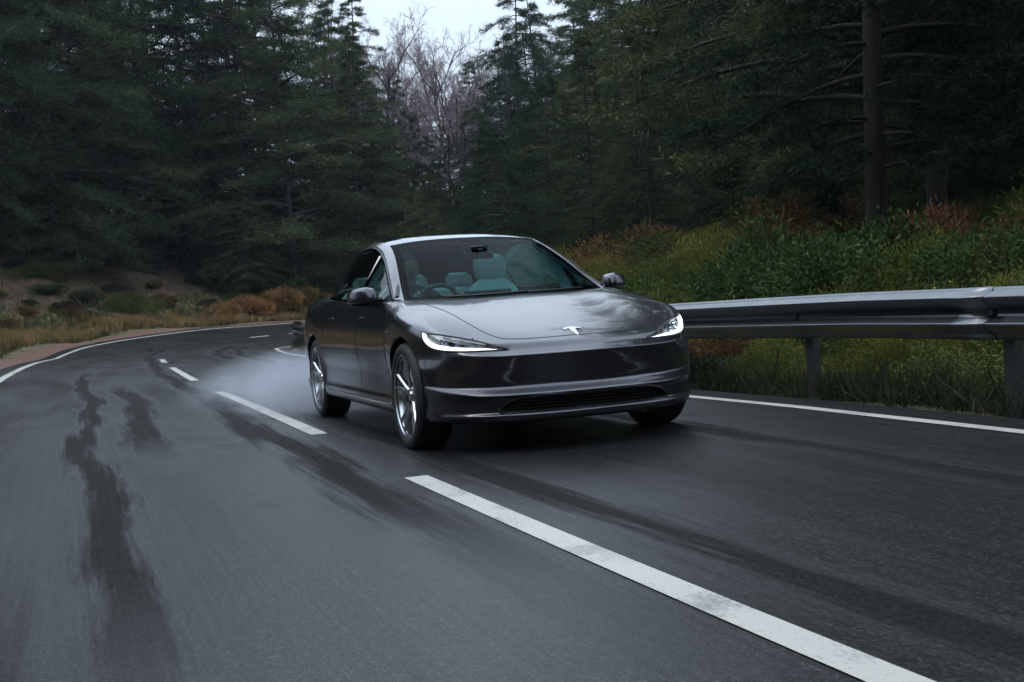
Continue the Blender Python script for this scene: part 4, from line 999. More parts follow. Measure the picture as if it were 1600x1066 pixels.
def seat(x, y):
    st = empty("front_seat", (x, y, 0), 0, car)
    def pad(name, secs, mat, n=22, parent=st):
        mb = MB(); Vv = []
        for (cx, cz, hx, hy, tilt) in secs:
            for k_ in range(n):
                a = 2*math.pi*k_/n; ca, sa = math.cos(a), math.sin(a); px = math.copysign(abs(ca)**.6, ca)*hx; py = math.copysign(abs(sa)**.55, sa)*hy
                Vv.append((cx+px*math.cos(tilt), py, cz+px*math.sin(tilt)))
        m_ = len(secs); mb.add(Vv, [(i*n+k_, i*n+(k_+1) % n, (i+1)*n+(k_+1) % n, (i+1)*n+k_) for i in range(m_-1) for k_ in range(n)]+[tuple(range(n))[::-1], tuple((m_-1)*n+k_ for k_ in range(n))])
        return mb.build(name, mat, parent, smooth=True, angle=70)
    pad("backrest", [(-.30, .48, .05, .20, .3), (-.33, .56, .075, .235, .3), (-.38, .72, .075, .245, .3), (-.44, .90, .06, .235, .3), (-.47, 1.00, .05, .20, .3), (-.485, 1.055, .035, .13, .3), (-.49, 1.075, .02, .09, .3)], M_WHITE)
    pad("headrest", [(-.485, 1.05, .03, .085, .25), (-.492, 1.09, .045, .125, .25), (-.503, 1.16, .050, .138, .25), (-.513, 1.225, .045, .130, .25), (-.52, 1.262, .03, .10, .25), (-.522, 1.272, .015, .07, .25)], M_WHITE)
    pad("cushion", [(-.02, .40, .27, .21, 0), (-.02, .45, .30, .25, 0), (-.02, .52, .29, .245, .05), (-.02, .555, .25, .20, .05)], M_WHITE)
    mb = MB(); mb.box((-.22, -.2, .33), (.2, .2, .42), bev=.02); mb.build("seat_base", M_BLK, st)
seat(-1.42, .37); seat(-1.42, -.37)
mb = MB(); mb.box((-2.75, -.66, .40), (-2.30, .66, .58), bev=.05)
bk = Matrix.Translation((-2.70, 0, .55)) @ Matrix.Rotation(math.radians(-22), 4, 'Y')
mb.box((-.07, -.66, 0), (.07, .66, .52), bev=.05, mat=bk)
for y in (-.42, 0, .42): mb.box((-.05, y-.12, .50), (.05, y+.12, .66), bev=.04, mat=bk)
mb.build("rear_bench", M_WHITE, car)
mb = MB(); mb.box((-3.5, -.62, .93), (-2.9, .62, .95)); mb.build("parcel_shelf", M_DARKIN, car)
# interior mirror and its bracket
mb = MB(); mb.box((-1.115, -.12, 1.205), (-1.10, .12, 1.262), bev=.007); rm = mb.build("rear_view_mirror", M_BLK, car)
mb = MB(); mb.tube([(-1.105, 0, 1.235), (-1.07, 0, 1.27), (-1.04, 0, 1.282)], [.008, .012, .02], 8); mb.box((-1.15, -.06, 1.285), (-1.03, .06, 1.30), bev=.004); mb.build("mirror_bracket", M_BLK, rm, smooth=True, angle=40)
# steering wheel
SWC = Vector((-.985, -.37, .865)); SWN = Vector((-.90, 0, .43)).normalized()      # facing the driver
SWU = (Vector((0, 0, 1))-SWN.z*SWN).normalized(); SWR = SWN.cross(SWU)
def swp(a, r=.178, off=0): return SWC+SWU*(r*math.cos(a))+Vector((0, 1, 0))*(r*math.sin(a))+SWN*off
sw = None
mb = MB(); mb.tube([swp(a) for a in np.linspace(0, 2*math.pi, 49)[:-1]], .0155, 10, closed=True)
for a in (math.radians(90), math.radians(-90), math.radians(180)): mb.tube([SWC-SWN*.02, swp(a, .09, -.015), swp(a, .17, 0)], [.03, .022, .015], 8, squash=.5)
mb.tube([SWC-SWN*.035, SWC-SWN*.03, SWC-SWN*.005, SWC], [.03, .07, .068, .045], 20); mb.tube([SWC-SWN*.03, SWC-SWN*.22], .03, 10)
mb.build("steering_wheel", M_DARKIN, car, smooth=True, angle=50)

# ================================================================== THE DRIVER
M_SKIN = simple("skin", (.46, .26, .19), rough=.5, var=.08)
M_JKT = simple("dark_jacket", (.02, .024, .03), rough=.8, var=.2)
M_HAIR = simple("dark_hair", (.02, .014, .01), rough=.6, var=.3)
def skin_mesh(name, joints, edges, mat, parent, sub=2, root=0):
    me = bpy.data.meshes.new(name); me.from_pydata([tuple(j[0]) for j in joints], edges, []); me.update()
    o = bpy.data.objects.new(name, me); COL.objects.link(o)
    md = o.modifiers.new("skin", 'SKIN'); md.use_smooth_shade = True; md.branch_smoothing = .5
    if not me.skin_vertices: pass
    lay = me.skin_vertices[0].data if me.skin_vertices else None
    if lay is None: 
        me.attributes.new("x", 'FLOAT', 'POINT')
    for i, j in enumerate(joints):
        r = j[1] if isinstance(j[1], tuple) else (j[1], j[1]); lay[i].radius = r; lay[i].use_root = (i == root)
    s = o.modifiers.new("sub", 'SUBSURF'); s.levels = sub; s.render_levels = sub
    bpy.context.view_layer.update()
    dg = bpy.context.evaluated_depsgraph_get(); m2 = bpy.data.meshes.new_from_object(o.evaluated_get(dg)); m2.name = name
    o.modifiers.clear(); o.data = m2; m2.materials.clear(); m2.materials.append(mat)
    for p in m2.polygons: p.use_smooth = True
    if parent is not None: o.parent = parent
    return o
def make_driver():
    root = empty("person", (-1.42, -.37, .0))
    tag(root, "driver in a dark jacket behind the windscreen with both hands on the steering wheel", "person")
    o_ = Vector(root.location)
    hL, hR = swp(math.radians(52), .178), swp(math.radians(-58), .178)
    def V_(x, y, z): return Vector((x, y, z))
    J = [(V_(-1.62, -.37, .60), (.15, .12)), (V_(-1.66, -.37, .75), (.135, .105)), (V_(-1.71, -.37, .90), (.15, .11)), (V_(-1.745, -.37, .995), (.12, .085)), (V_(-1.735, -.37, 1.055), .058), (V_(-1.715, -.37, 1.095), .05)]
    E = [(0, 1), (1, 2), (2, 3), (3, 4), (4, 5)]
    for s_, hnd in ((1, hL), (-1, hR)):
        wr_ = hnd+SWN*.055-SWU*.045+Vector((0, s_*.02, 0)); b = len(J)
        J += [(V_(-1.735, -.37+s_*.13, .985), .068), (V_(-1.715, -.37+s_*.195, .955), .060), (V_(-1.50, -.37+s_*.25, .80), .046), (lerp(V_(-1.50, -.37+s_*.25, .80), wr_, .5), .038), (wr_, .027)]
        E += [(3, b), (b, b+1), (b+1, b+2), (b+2, b+3), (b+3, b+4)]
        b = len(J); J += [(V_(-1.60, -.37+s_*.10, .56), .085), (V_(-1.25, -.37+s_*.14, .62), .068), (V_(-1.12, -.37+s_*.14, .60), .056), (V_(-.98, -.37+s_*.12, .42), .045), (V_(-.85, -.37+s_*.11, .38), .04)]
        E += [(0, b), (b, b+1), (b+1, b+2), (b+2, b+3), (b+3, b+4)]
    J = [(a-o_, r) for a, r in J]
    skin_mesh("jacket_and_trousers", J, E, M_JKT, root)
    # head: one surface, shaped from rings, with brow, nose, lips and chin
    mb = MB(); Vv = []; nlat, nlon = 26, 32; c = Vector((-1.695, -.37, 1.185))
    for i in range(nlat+1):
        t = math.pi*i/nlat; zz = math.cos(t)
        for k_ in range(nlon):
            a = 2*math.pi*k_/nlon; fx_, fy_ = math.cos(a), math.sin(a); r = math.sin(t)
            X, Y, Z = .095*r*fx_, .074*r*fy_, .118*zz
            if Z < 0: Y *= 1-.28*(-Z/.118); X *= 1-(.10 if fx_ > 0 else .30)*(-Z/.118)
            if fx_ > 0:
                fr = max(0, 1-abs(Y)/.05); 
                X += .020*math.exp(-((Z+.018)/.016)**2)*math.exp(-(Y/.011)**2)+.010*math.exp(-((Z-.005)/.03)**2)*math.exp(-(Y/.009)**2)      # nose
                X += .006*math.exp(-((Z-.028)/.010)**2)*math.exp(-(Y/.04)**2)          # brow
                X -= .010*math.exp(-((Z-.010)/.012)**2)*(math.exp(-((Y-.030)/.014)**2)+math.exp(-((Y+.030)/.014)**2))   # eye sockets
                X += .006*math.exp(-((Z+.052)/.008)**2)*math.exp(-(Y/.022)**2)         # lips
                X += .007*math.exp(-((Z+.090)/.016)**2)*math.exp(-(Y/.024)**2)         # chin
            Vv.append(c+Vector((X, Y, Z))-o_)
    mb.add(Vv, [(i*nlon+k_, i*nlon+(k_+1) % nlon, (i+1)*nlon+(k_+1) % nlon, (i+1)*nlon+k_) for i in range(nlat) for k_ in range(nlon)])
    for s_ in (1, -1):
        mb.tube([c+Vector((-.002, s_*.068, .028))-o_, c+Vector((-.012, s_*.080, .022))-o_, c+Vector((-.010, s_*.078, -.008))-o_, c+Vector((.002, s_*.068, -.028))-o_], [.006, .009, .008, .005], 8)
    mb.tube([c+Vector((-.012, 0, -.06))-o_, c+Vector((-.026, 0, -.13))-o_], [.052, .056], 14)
    mb.build("head", M_SKIN, root, smooth=True, angle=80)
    mb = MB(); Vv = []; rows_ = 12
    for i in range(rows_+1):
        for k_ in range(nlon):
            a = 2*math.pi*k_/nlon; lim = lerp(1.05, 2.05, (1-math.cos(a))/2); t = lim*i/rows_; r = math.sin(t)
            j = 1+.03*math.sin(k_*5.1+i*2.3); Vv.append(c+Vector((-.006+.102*r*math.cos(a)*j, .081*r*math.sin(a)*j, .126*math.cos(t)*j))-o_)
    mb.add(Vv, [(i*nlon+k_, i*nlon+(k_+1) % nlon, (i+1)*nlon+(k_+1) % nlon, (i+1)*nlon+k_) for i in range(rows_) for k_ in range(nlon)]); mb.build("hair", M_HAIR, root, smooth=True, angle=80)
    mb = MB()
    for s_ in (1, -1): mb.tube([c+Vector((.074, s_*.030, .010))-o_, c+Vector((.080, s_*.030, .010))-o_, c+Vector((.084, s_*.030, .010))-o_], [.010, .009, .003], 10)
    mb.build("eyes", simple("eyes", (.25, .24, .23), rough=.1), root, smooth=True)
    # hands closed round the rim: palm, four fingers and thumb
    for s_, a0 in ((1, math.radians(52)), (-1, math.radians(-58))):
        rim = lambda a, r=.178, off=0: swp(a, r, off)-o_
        tang = (rim(a0+.01)-rim(a0)).normalized(); out_ = (rim(a0, .3)-rim(a0)).normalized()
        wrist = rim(a0)+SWN*.055-SWU*.045+Vector((0, s_*.02, 0))
        palm = rim(a0, .176, .030)
        J = [(wrist, .026), (palm-SWU*.012, (.034, .020))]; E = [(0, 1)]
        for f_, (da, L) in enumerate(((.13, .9), (.045, 1.0), (-.045, .95), (-.13, .8))):
            aa = a0+da*1.25; b = len(J)
            J += [(rim(aa, .196, .020), .0105), (rim(aa, .203, -.002), .0095), (rim(aa, .190, -.021*L), .0088), (rim(aa, .172, -.022*L), .0075)]
            E += [(1, b), (b, b+1), (b+1, b+2), (b+2, b+3)]
        b = len(J); aa = a0-s_*.22
        J += [(rim(a0-s_*.10, .160, .026), .012), (rim(aa, .158, .012), .0105), (rim(aa-s_*.10, .162, -.010), .0085)]; E += [(1, b), (b, b+1), (b+1, b+2)]
        skin_mesh("hand", J, E, M_SKIN, root, sub=2)
make_driver()
bpy.data.objects['person'].location.z = -.012
# ================================================================== THE WOOD
M_PINE = foliage("pine_needles", (.012, .025, .014), (.036, .060, .027), (.085, .094, .036), scale=.55)
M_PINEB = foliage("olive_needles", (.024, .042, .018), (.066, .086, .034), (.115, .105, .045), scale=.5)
M_BARK = simple("pine_bark", (.019, .016, .014), rough=.85, var=.4, vscale=12, bump=.6, bscale=30)
M_TWIG = simple("bare_twigs", (.17, .125, .14), rough=.8, var=.25, vscale=4)
M_GORSE = foliage("gorse_green", (.045, .065, .015), (.14, .15, .03), (.26, .22, .05), scale=1.6)
M_LEAF = foliage("bramble_green", (.028, .052, .016), (.075, .115, .028), (.15, .17, .04), scale=1.4)
M_BRACK = foliage("brown_bracken", (.09, .055, .025), (.20, .12, .05), (.30, .20, .08), scale=1.5)
M_FLOW = simple("yellow_flowers", (.55, .42, .03), rough=.6, var=.15)
M_HEATH = foliage("dark_scrub", (.018, .026, .014), (.05, .055, .028), (.09, .07, .04), scale=1.3)
class Cloud:
    def __init__(s): s.V = []; s.F = []; s.n = 0
    def blades(s, P, D, L, W, rg, jit=.5, quad=True):
        """thin leaf shapes at points P pointing along D"""
        n = len(P)
        if n == 0: return
        D = D+rg.normal(0, jit, (n, 3)); D /= np.linalg.norm(D, axis=1, keepdims=True)+1e-9
        R = rg.normal(0, 1, (n, 3)); S = np.cross(D, R); S /= np.linalg.norm(S, axis=1, keepdims=True)+1e-9
        L = np.broadcast_to(np.asarray(L), (n,))[:, None]*rg.uniform(.7, 1.3, (n, 1)); W = np.broadcast_to(np.asarray(W), (n,))[:, None]
        a = P-S*W*.25; b_ = P+S*W*.25; c = P+D*L*.55+S*W*.5; d = P+D*L; e = P+D*L*.55-S*W*.5
        s.V.append(np.stack([a, b_, c, d, e], 1).reshape(-1, 3)); k = np.arange(n)*5+s.n
        s.F.append(np.stack([k, k+1, k+2, k+4], 1)); s.F.append(np.stack([k+4, k+2, k+3, k+3], 1)); s.n += 5*n
    def build(s, name, mat, parent):
        V = np.concatenate(s.V); F = np.concatenate(s.F)
        F4 = F[F[:, 2] != F[:, 3]]; F3 = F[F[:, 2] == F[:, 3]][:, :3]
        # write quads and triangles in one mesh
        me = bpy.data.meshes.new(name); me.vertices.add(len(V)); me.vertices.foreach_set("co", V.astype(np.float32).ravel())
        nl = F4.size+F3.size; me.loops.add(nl); me.loops.foreach_set("vertex_index", np.concatenate([F4.ravel(), F3.ravel()]).astype(np.int32))
        me.polygons.add(len(F4)+len(F3)); me.polygons.foreach_set("loop_start", np.concatenate([np.arange(0, F4.size, 4), F4.size+np.arange(0, F3.size, 3)]).astype(np.int32))
        me.update(calc_edges=True); me.materials.append(mat)
        o = bpy.data.objects.new(name, me); COL.objects.link(o)
        if parent is not None: o.parent = parent
        return o
def make_conifer(seed, H=15., R=3.4, base=.015, mat=M_PINE, dens=1.0, droop=.35, nbr=95, bl=.18, bw=.024, rep=1, flat=0.):
    rg = np.random.default_rng(seed); root = empty("pine_tree")
    mb = MB(); k = 14; bend = rg.normal(0, .12, 2)
    tp = [(bend[0]*(t*t)*2, bend[1]*(t*t)*2, H*t-.8*(t == 0)) for t in np.linspace(0, 1, k)]
    mb.tube(tp, [lerp(.016*H*.75, .02, t**.8) for t in np.linspace(0, 1, k)], 9)
    cl = Cloud()
    for i in range(nbr):
        h = base+(1-base)*((i+rg.uniform(0, 1))/nbr)**1.22; z = H*h
        prof_ = min(1, (1-h)*(1.75+flat)+.06)*min(1, .55+2.2*(h-base))
        L = R*prof_*rg.uniform(.6, 1.2)
        if rg.uniform() < .08: L *= 1.25
        a = i*2.399+rg.normal(0, .4); up = rg.uniform(-.05, .28)+.35*h*(1-flat)
        nseg = 7; t = np.linspace(0, 1, nseg); x0, y0 = bend*(h*h)*2
        sway = rg.normal(0, .15)
        bx = x0+np.cos(a+sway*t)*L*t; by = y0+np.sin(a+sway*t)*L*t; bz = z+L*(up*t-droop*t*t*1.3)+.10*L*t**4
        B = np.stack([bx, by, bz], 1)
        mb.tube(B, [lerp(.012*L+.014, .008, q) for q in t], 5, cap=False)
        # side twigs, flat spray hanging a little
        ntw = int(9+L*7*dens); tt = rg.uniform(.22, 1, ntw)**.85
        Pt = np.stack([np.interp(tt, t, B[:, c]) for c in range(3)], 1)
        side = rg.choice([-1, 1], ntw); ang = a+side*rg.uniform(.5, 1.3, ntw); tl = L*.34*(1.15-tt*.75)*rg.uniform(.5, 1.25, ntw)+.12
        Dt = np.stack([np.cos(ang), np.sin(ang), rg.uniform(-.35, .22, ntw)], 1)
        ns = 11*rep
        for q in range(ns):
            f = (q+.5)/ns; Q = Pt+Dt*tl[:, None]*f; Q[:, 2] -= .16*tl*f*f
            cl.blades(Q, Dt*.8+np.array((0, 0, .22)), bl, bw, rg, .75); cl.blades(Q+rg.normal(0, .05, Q.shape), Dt*.5+np.array((0, 0, .3)), bl*.9, bw, rg, 1.0)
        ne = int(6*dens)+3; Q = np.repeat(Pt+Dt*tl[:, None], 2, 0); cl.blades(Q, np.repeat(Dt, 2, 0)+np.array((0, 0, .3)), bl, bw, rg, .5)
    tr = mb.build("trunk", M_BARK, root, smooth=True, angle=80); cr = cl.build("crown", mat, root)
    return root
def make_bare(seed, H=15., spread=.32):
    rg = np.random.default_rng(seed); root = empty("bare_tree"); mt = MB(); mt2 = MB()
    def grow(p, d, L, r, lvl):
        n = 4; pts = [p]; q = p.copy(); dd = d.copy()
        for i in range(n):
            dd = dd+rg.normal(0, .10+.03*lvl, 3)+np.array((0, 0, .05)); dd /= np.linalg.norm(dd); q = q+dd*L/n; pts.append(q.copy())
        (mt if lvl < 2 else mt2).tube(pts, [lerp(r, r*.55, i/n) for i in range(n+1)], 7 if lvl < 2 else 3, cap=False)
        if lvl >= 5: return
        nb = (9, 7, 6, 5, 4)[lvl]
        for i in range(nb):
            f = lerp(.28 if lvl == 0 else .2, 1, (i+rg.uniform())/nb); k = min(int(f*n), n-1); base = pts[k]+(pts[k+1]-pts[k])*(f*n-k)
            v = rg.normal(0, 1, 3); v -= v.dot(dd)*dd; v /= np.linalg.norm(v); nd = dd*(1-spread)+v*(spread+.35)+np.array((0, 0, .18)); nd /= np.linalg.norm(nd)
            grow(base, nd, L*rg.uniform(.36, .55)*(1.15-.5*f if lvl == 0 else 1), max(r*.42, .008), lvl+1)
    grow(np.array((0, 0, -.5)), np.array((0, 0, 1.)), H*.82, H*.011, 0)
    mt.build("trunk", M_BARK, root, smooth=True, angle=80); mt2.build("twigs", M_TWIG, root)
    return root
def make_bush(name, seed, R=1.0, H=1.3, mat=M_LEAF, n=5200, bl=.10, bw=.035, flowers=0, up=.3, fmat=None, part="foliage"):
    rg = np.random.default_rng(seed); root = empty(name); mb = MB(); cl = Cloud()
    lobes = [(rg.normal(0, R*.42), rg.normal(0, R*.42), H*rg.uniform(.25, .72), R*rg.uniform(.35, .6), H*rg.uniform(.22, .38)) for _ in range(9)]
    fl = Cloud(); m_ = n//9
    for (x, y, z, r, h) in lobes:
        D = rg.normal(0, 1, (m_, 3)); D /= np.linalg.norm(D, axis=1, keepdims=True); rad = rg.uniform(.35, 1.08, (m_, 1))**.6
        wob = 1+.25*np.sin(D[:, :1]*7+x*9)*np.cos(D[:, 1:2]*6+z*5)
        P = np.array((x, y, z))+D*np.array((r, r, h))*rad*wob; P[:, 2] = np.maximum(P[:, 2], .02)
        cl.blades(P, D+np.array((0, 0, up)), bl, bw, rg, .6)
        if flowers:
            k = rg.uniform(0, 1, m_) < flowers; k &= D[:, 2] > -.1; fl.blades(P[k]*1.02, D[k], bl*.6, bw*1.3, rg, .7)
        mb.tube([(x*.15, y*.15, -.3), (x*.5, y*.5, z*.5), (x, y, z+h*.5)], [.022, .015, .006], 5, cap=False)
    mb.build("stems", M_BARK, root, smooth=True); cl.build(part, mat, root)
    if flowers: fl.build("blossom", M_FLOW, root)
    return root
def kids(o): return [c for c in bpy.data.objects if c.parent == o]
_kid = {}
def copy_thing(o):
    if o.name not in _kid: _kid[o.name] = kids(o)
    c = o.copy(); COL.objects.link(c)
    for ch in _kid[o.name]:
        d = ch.copy(); COL.objects.link(d); d.parent = c
    return c
_used = set()
def place(o, x, y, sc_, rz, lab, cat, grp=None, tilt=(0, 0), dz=0):
    if o.name in _used: c = copy_thing(o)
    else:
        if o.name not in _kid: _kid[o.name] = kids(o)
        _used.add(o.name); c = o
    c.location = (x, y, float(ground_z(np.array([x]), np.array([y]))[0])+dz); c.scale = (sc_,)*3 if not isinstance(sc_, tuple) else sc_
    c.rotation_euler = (tilt[0], tilt[1], rz)
    for k_ in ('group',):
        if k_ in c: del c[k_]
    tag(c, lab, cat, grp); return c
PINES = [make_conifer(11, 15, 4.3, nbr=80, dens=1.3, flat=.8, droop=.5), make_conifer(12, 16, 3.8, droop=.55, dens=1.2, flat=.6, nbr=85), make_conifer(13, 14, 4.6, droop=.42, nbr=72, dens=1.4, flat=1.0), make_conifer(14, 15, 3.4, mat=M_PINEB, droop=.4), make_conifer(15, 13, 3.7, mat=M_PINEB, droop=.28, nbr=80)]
M_PINE_SHADED = foliage("shaded_pine_needles", (.008, .017, .011), (.020, .040, .024), (.036, .052, .026), scale=.55)  # needle colour darkened to paint deep shade into the near trees
NEAR = [make_conifer(16, 15, 3.6, mat=M_PINE_SHADED, base=.12, nbr=80, bl=.13, bw=.017, rep=2, dens=1.2), make_conifer(17, 15, 3.4, base=.14, nbr=76, bl=.13, bw=.017, rep=2, dens=1.2, droop=.45, mat=M_PINE_SHADED)]
BARES = [make_bare(21, 15), make_bare(22, 14, .38)]
F1600 = 1850.
def to_px(x, y, z):
    v = Vector((x, y, z))-Vector(CAM); dp = v.dot(cf_)
    return (800+F1600*v.dot(cr_)/dp, 533-F1600*v.dot(cu_)/dp, dp)
rg0 = np.random.default_rng(5); spots = []
def try_spot(s, d, mind, row):
    p = road_pt(s, d); x, y = float(p[0]), float(p[1])
    ss, dd = nearest([x], [y])
    if -RW_L-2.6 < dd[0] < RW_R+2.4: return
    if s < 13 and dd[0] < 0 and dd[0] > -10.5: return
    if s < -2 and 0 < dd[0] < 9.5: return
    for q in spots:
        if (q[0]-x)**2+(q[1]-y)**2 < mind**2: return
    spots.append((x, y, s, d, float(ss[0]), float(dd[0]), row))
# left-hand side and round the outside of the bend
for row, d0 in enumerate((-7.2, -10.2, -13.8, -18.5, -24)):
    for s in np.arange(-84, 112, 2.7): try_spot(s+rg0.uniform(-.8, .8), d0+rg0.uniform(-.8, .8)-(6.0 if 8 < s < 58 else 0), 2.2, row)
# guard-rail side, the inside of the bend
for row, d0 in enumerate((11.5, 14.5, 18.5, 23)):
    for s in np.arange(-84, 44, 3.1): try_spot(s+rg0.uniform(-1, 1), (d0 if s < 8 else d0-2.3)+rg0.uniform(-.9, .9), 2.6, row)
ORD = "first second third fourth fifth sixth seventh eighth ninth tenth eleventh twelfth thirteenth fourteenth fifteenth sixteenth seventeenth eighteenth nineteenth twentieth".split()
TENS = {20: "twenty", 30: "thirty", 40: "forty", 50: "fifty"}
def ordw(i):
    return ORD[i] if i < 20 else (TENS[(i+1)//10*10]+("-"+ORD[(i+1) % 10-1] if (i+1) % 10 else "-odd"))
plan = []
for (x, y, s, d, ss, dd, row) in spots:
    u, v, dp = to_px(x, y, 1.0); behind = dp < 1
    if not behind and (u < -700 or u > 2300): continue
    if behind and (abs(dd) > 16 or dp < -62): continue
    left = dd < 0; H = (rg0.uniform(1.05, 1.45) if row == 0 else rg0.uniform(1.2, 1.6)) if left else rg0.uniform(.9, 1.15); k = int(rg0.integers(0, 5))
    pr = PINES[k]
    if not behind:
        rpx = 3.9*H/dp*F1600
        if u-rpx < 800 and u+rpx*.7 > 585:                     # the gap in the wood: only low trees stand there
            ue = min(max(u, 590), 800); lim = np.interp(ue, [585, 620, 690, 740, 800], [105, 160, 230, 215, 130]); H2 = (v-lim)/F1600*dp/15.5
            if 800 < u: H2 = (v-(60-(u-800)*.15))/F1600*dp/15.5
            if u < 585: H2 = (v-(70-(585-u)*.6))/F1600*dp/15.5
            if H2 < H: H = H2*rg0.uniform(.9, 1.0)
            if H < .42 and dp < 30: continue
            if dp < 21 and u > 800 and u-rpx < 780 and u < 1050: continue
            if H < .3: continue
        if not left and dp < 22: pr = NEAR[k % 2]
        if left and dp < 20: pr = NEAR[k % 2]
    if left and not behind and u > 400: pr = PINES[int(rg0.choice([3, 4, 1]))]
    plan.append((u, v, dp, x, y, H, pr, left, behind, row))
plan.sort(key=lambda q: q[0]); cnt = {}
for (u, v, dp, x, y, H, pr, left, behind, row) in plan:
    if behind: lab, grp = "unseen pine added behind the camera for the car reflections", "unseen pines added for reflections"  # unseen pines, added so the car front mirrors trees instead of open sky
    else:
        zone, grp = (("left bank", "pines of the left bank") if u < 400 else ("outside of the bend", "pines round the outside of the bend")) if left else (("slope behind rail", "pines beyond the guard rail"),)[0]
        hue = "olive" if pr in (PINES[3], PINES[4]) else ("dark" if pr in NEAR else "blue-green"); size = "tall" if H > 1.1 else ("short" if H < .75 else "medium-height")
        rw = ("front-row", "second-row", "deep-set third-row", "rearmost", "rearmost")[row]
        if row <= 1:
            c_ = cnt.get((zone, rw), 0); cnt[(zone, rw)] = c_+1; lab = "%s %s %s pine, %s, %s from left" % (size, hue, rw, zone, ordw(c_))
        else: lab = "dark pine deep in the wood behind the front rows on the "+zone; grp = grp+", deep in the wood"
    place(pr, x, y, H, rg0.uniform(0, 6.28), lab, "pine tree", grp, tilt=(rg0.normal(0, .02), rg0.normal(0, .02)))
print("pines", len(plan))
# young pines filling the edge of the wood
yp = []
for s in np.arange(57, 76, 1.9):
    p = road_pt(s, -RW_L-rg0.uniform(4.6, 6.4)-(1.2 if s < 46 else 0)); u, v, dp = to_px(p[0], p[1], 1.)
    if dp > 8 and -60 < u < 1100: yp.append((u, p, rg0.uniform(.24, .46)))
yp.sort(key=lambda q: q[0])
for i, (u, p, z_) in enumerate(yp): place(PINES[int(rg0.integers(0, 5))], p[0], p[1], (z_*1.25, z_*1.25, z_), rg0.uniform(0, 6.28), "young bushy pine at the foot of the wood, %s from left" % ordw(i), "pine tree", "young pines at the foot of the wood")
# bare birches behind the gap
for i, (u, D, h) in enumerate(sorted([(560, 74, 1.22), (600, 80, 1.12), (635, 72, .92), (668, 84, 1.0), (700, 76, .86), (735, 82, 1.05), (770, 75, 1.02), (800, 84, 1.15), (540, 86, 1.3), (690, 92, 1.1), (618, 90, 1.2), (755, 90, 1.15)])):
    dvec = cf_+cr_*((u-800)/F1600); p = Vector(CAM)+dvec*D; h *= .80
    place(BARES[i % 2], p.x, p.y, h, rg0.uniform(0, 6.28), "bare mauve-twigged birch in the sky gap of the wood, %s from left" % ordw(i), "bare tree", "bare birches in the gap of the wood")
# ---- scrub along the guard-rail side
B_GORSE = make_bush("gorse_bush", 31, 1.15, 1.6, M_GORSE, 13000, .065, .013, flowers=.008); B_LEAF = make_bush("bramble_bush", 32, 1.2, 1.4, M_LEAF, 13000, .06, .030)
B_BRACK = make_bush("bracken_clump", 33, 1.0, 1.1, M_BRACK, 9500, .09, .022, up=.5); B_HEATH = make_bush("heather_bush", 34, 1.0, .9, M_HEATH, 6000, .08, .025)
kinds = [(B_GORSE, "yellow-flowered gorse bush growing behind the guard rail", "bush", "gorse bushes behind the guard rail"), (B_LEAF, "leafy green bramble bush behind the guard rail", "bush", "bramble bushes behind the guard rail"), (B_BRACK, "brown autumn bracken clump behind the guard rail", "bracken", "bracken behind the guard rail"), (B_HEATH, "dark low scrub bush below the guard rail", "bush", "dark scrub at the foot of the guard rail")]
bp = []
for s in np.arange(-14, 34, .95):
    for d0, lo, hi in ((RW_R+1.45, .40, .60), (RW_R+2.6, .55, .85), (RW_R+4.0, .75, 1.1), (RW_R+5.8, .8, 1.3), (RW_R+7.6, .9, 1.5)):
        if rg0.uniform() < (.18 if d0 < RW_R+5 else (.40 if s < 7 else .85)): continue
        d = d0+rg0.uniform(-.35, .35); p = road_pt(s+rg0.uniform(-.5, .5), d); u, v, dp = to_px(p[0], p[1], .8)
        if dp < 1.5 or u < 500 or u > 1850: continue
        if d0 < RW_R+2: k = int(rg0.choice([3, 2, 1, 0], p=[.45, .25, .2, .1]))
        else: k = int(rg0.choice([0, 1, 2, 3], p=[.52, .18, .20, .10]))
        bp.append((u, p, k, rg0.uniform(lo, hi)))
bp.sort(key=lambda q: q[0]); kc_ = {}
for u, p, k, z_ in bp:
    o, lab, cat, grp = kinds[k]; c_ = kc_.get(k, 0); kc_[k] = c_+1
    if u < 1850: lab = lab+", %s from the car" % ordw(c_)
    place(o, float(p[0]), float(p[1]), (z_, z_, z_*rg0.uniform(.8, 1.1)), rg0.uniform(0, 6.28), lab, cat, grp, dz=-.05)
# ---- left bank: scrub, a round broom bush, golden fern tussocks and a fallen branch
B_BROOM = make_bush("broom_bush", 41, 1.3, 2.0, M_HEATH, 11000, .13, .02, up=.6); B_FERN = make_bush("golden_fern", 42, 1.0, 1.0, foliage("golden_fern_leaf", (.16, .10, .035), (.30, .20, .07), (.42, .32, .12)), 6000, .2, .03, up=.9)
pb_ = road_pt(57.0, -9.0); place(B_BROOM, float(pb_[0]), float(pb_[1]), .95, 0, "round dark broom bush on the bank above the bend", "bush")
for i, (s, d, z_) in enumerate([(54.0, -5.8, .8), (55.6, -6.3, 1.0), (57.2, -6.2, 1.25), (58.6, -6.6, 1.1), (59.8, -6.3, .8)]):
    p = road_pt(s, d); place(B_FERN, p[0], p[1], z_, i*1.3, ("golden dead fern tussock at the edge of the bend, %s from left" % ordw(i)), "fern", "golden ferns at the edge of the bend")
lp_ = []
for i in range(48):
    s = rg0.uniform(36, 62); d = -RW_L-rg0.uniform(4.2, 10.5); p = road_pt(s, d); z_ = rg0.uniform(.4, 1.0); u, v, dp = to_px(p[0], p[1], .5)
    if dp > 2 and u > -120: lp_.append((u, p, z_, [B_HEATH, B_BRACK, B_BRACK, B_LEAF][int(rg0.integers(0, 4))]))
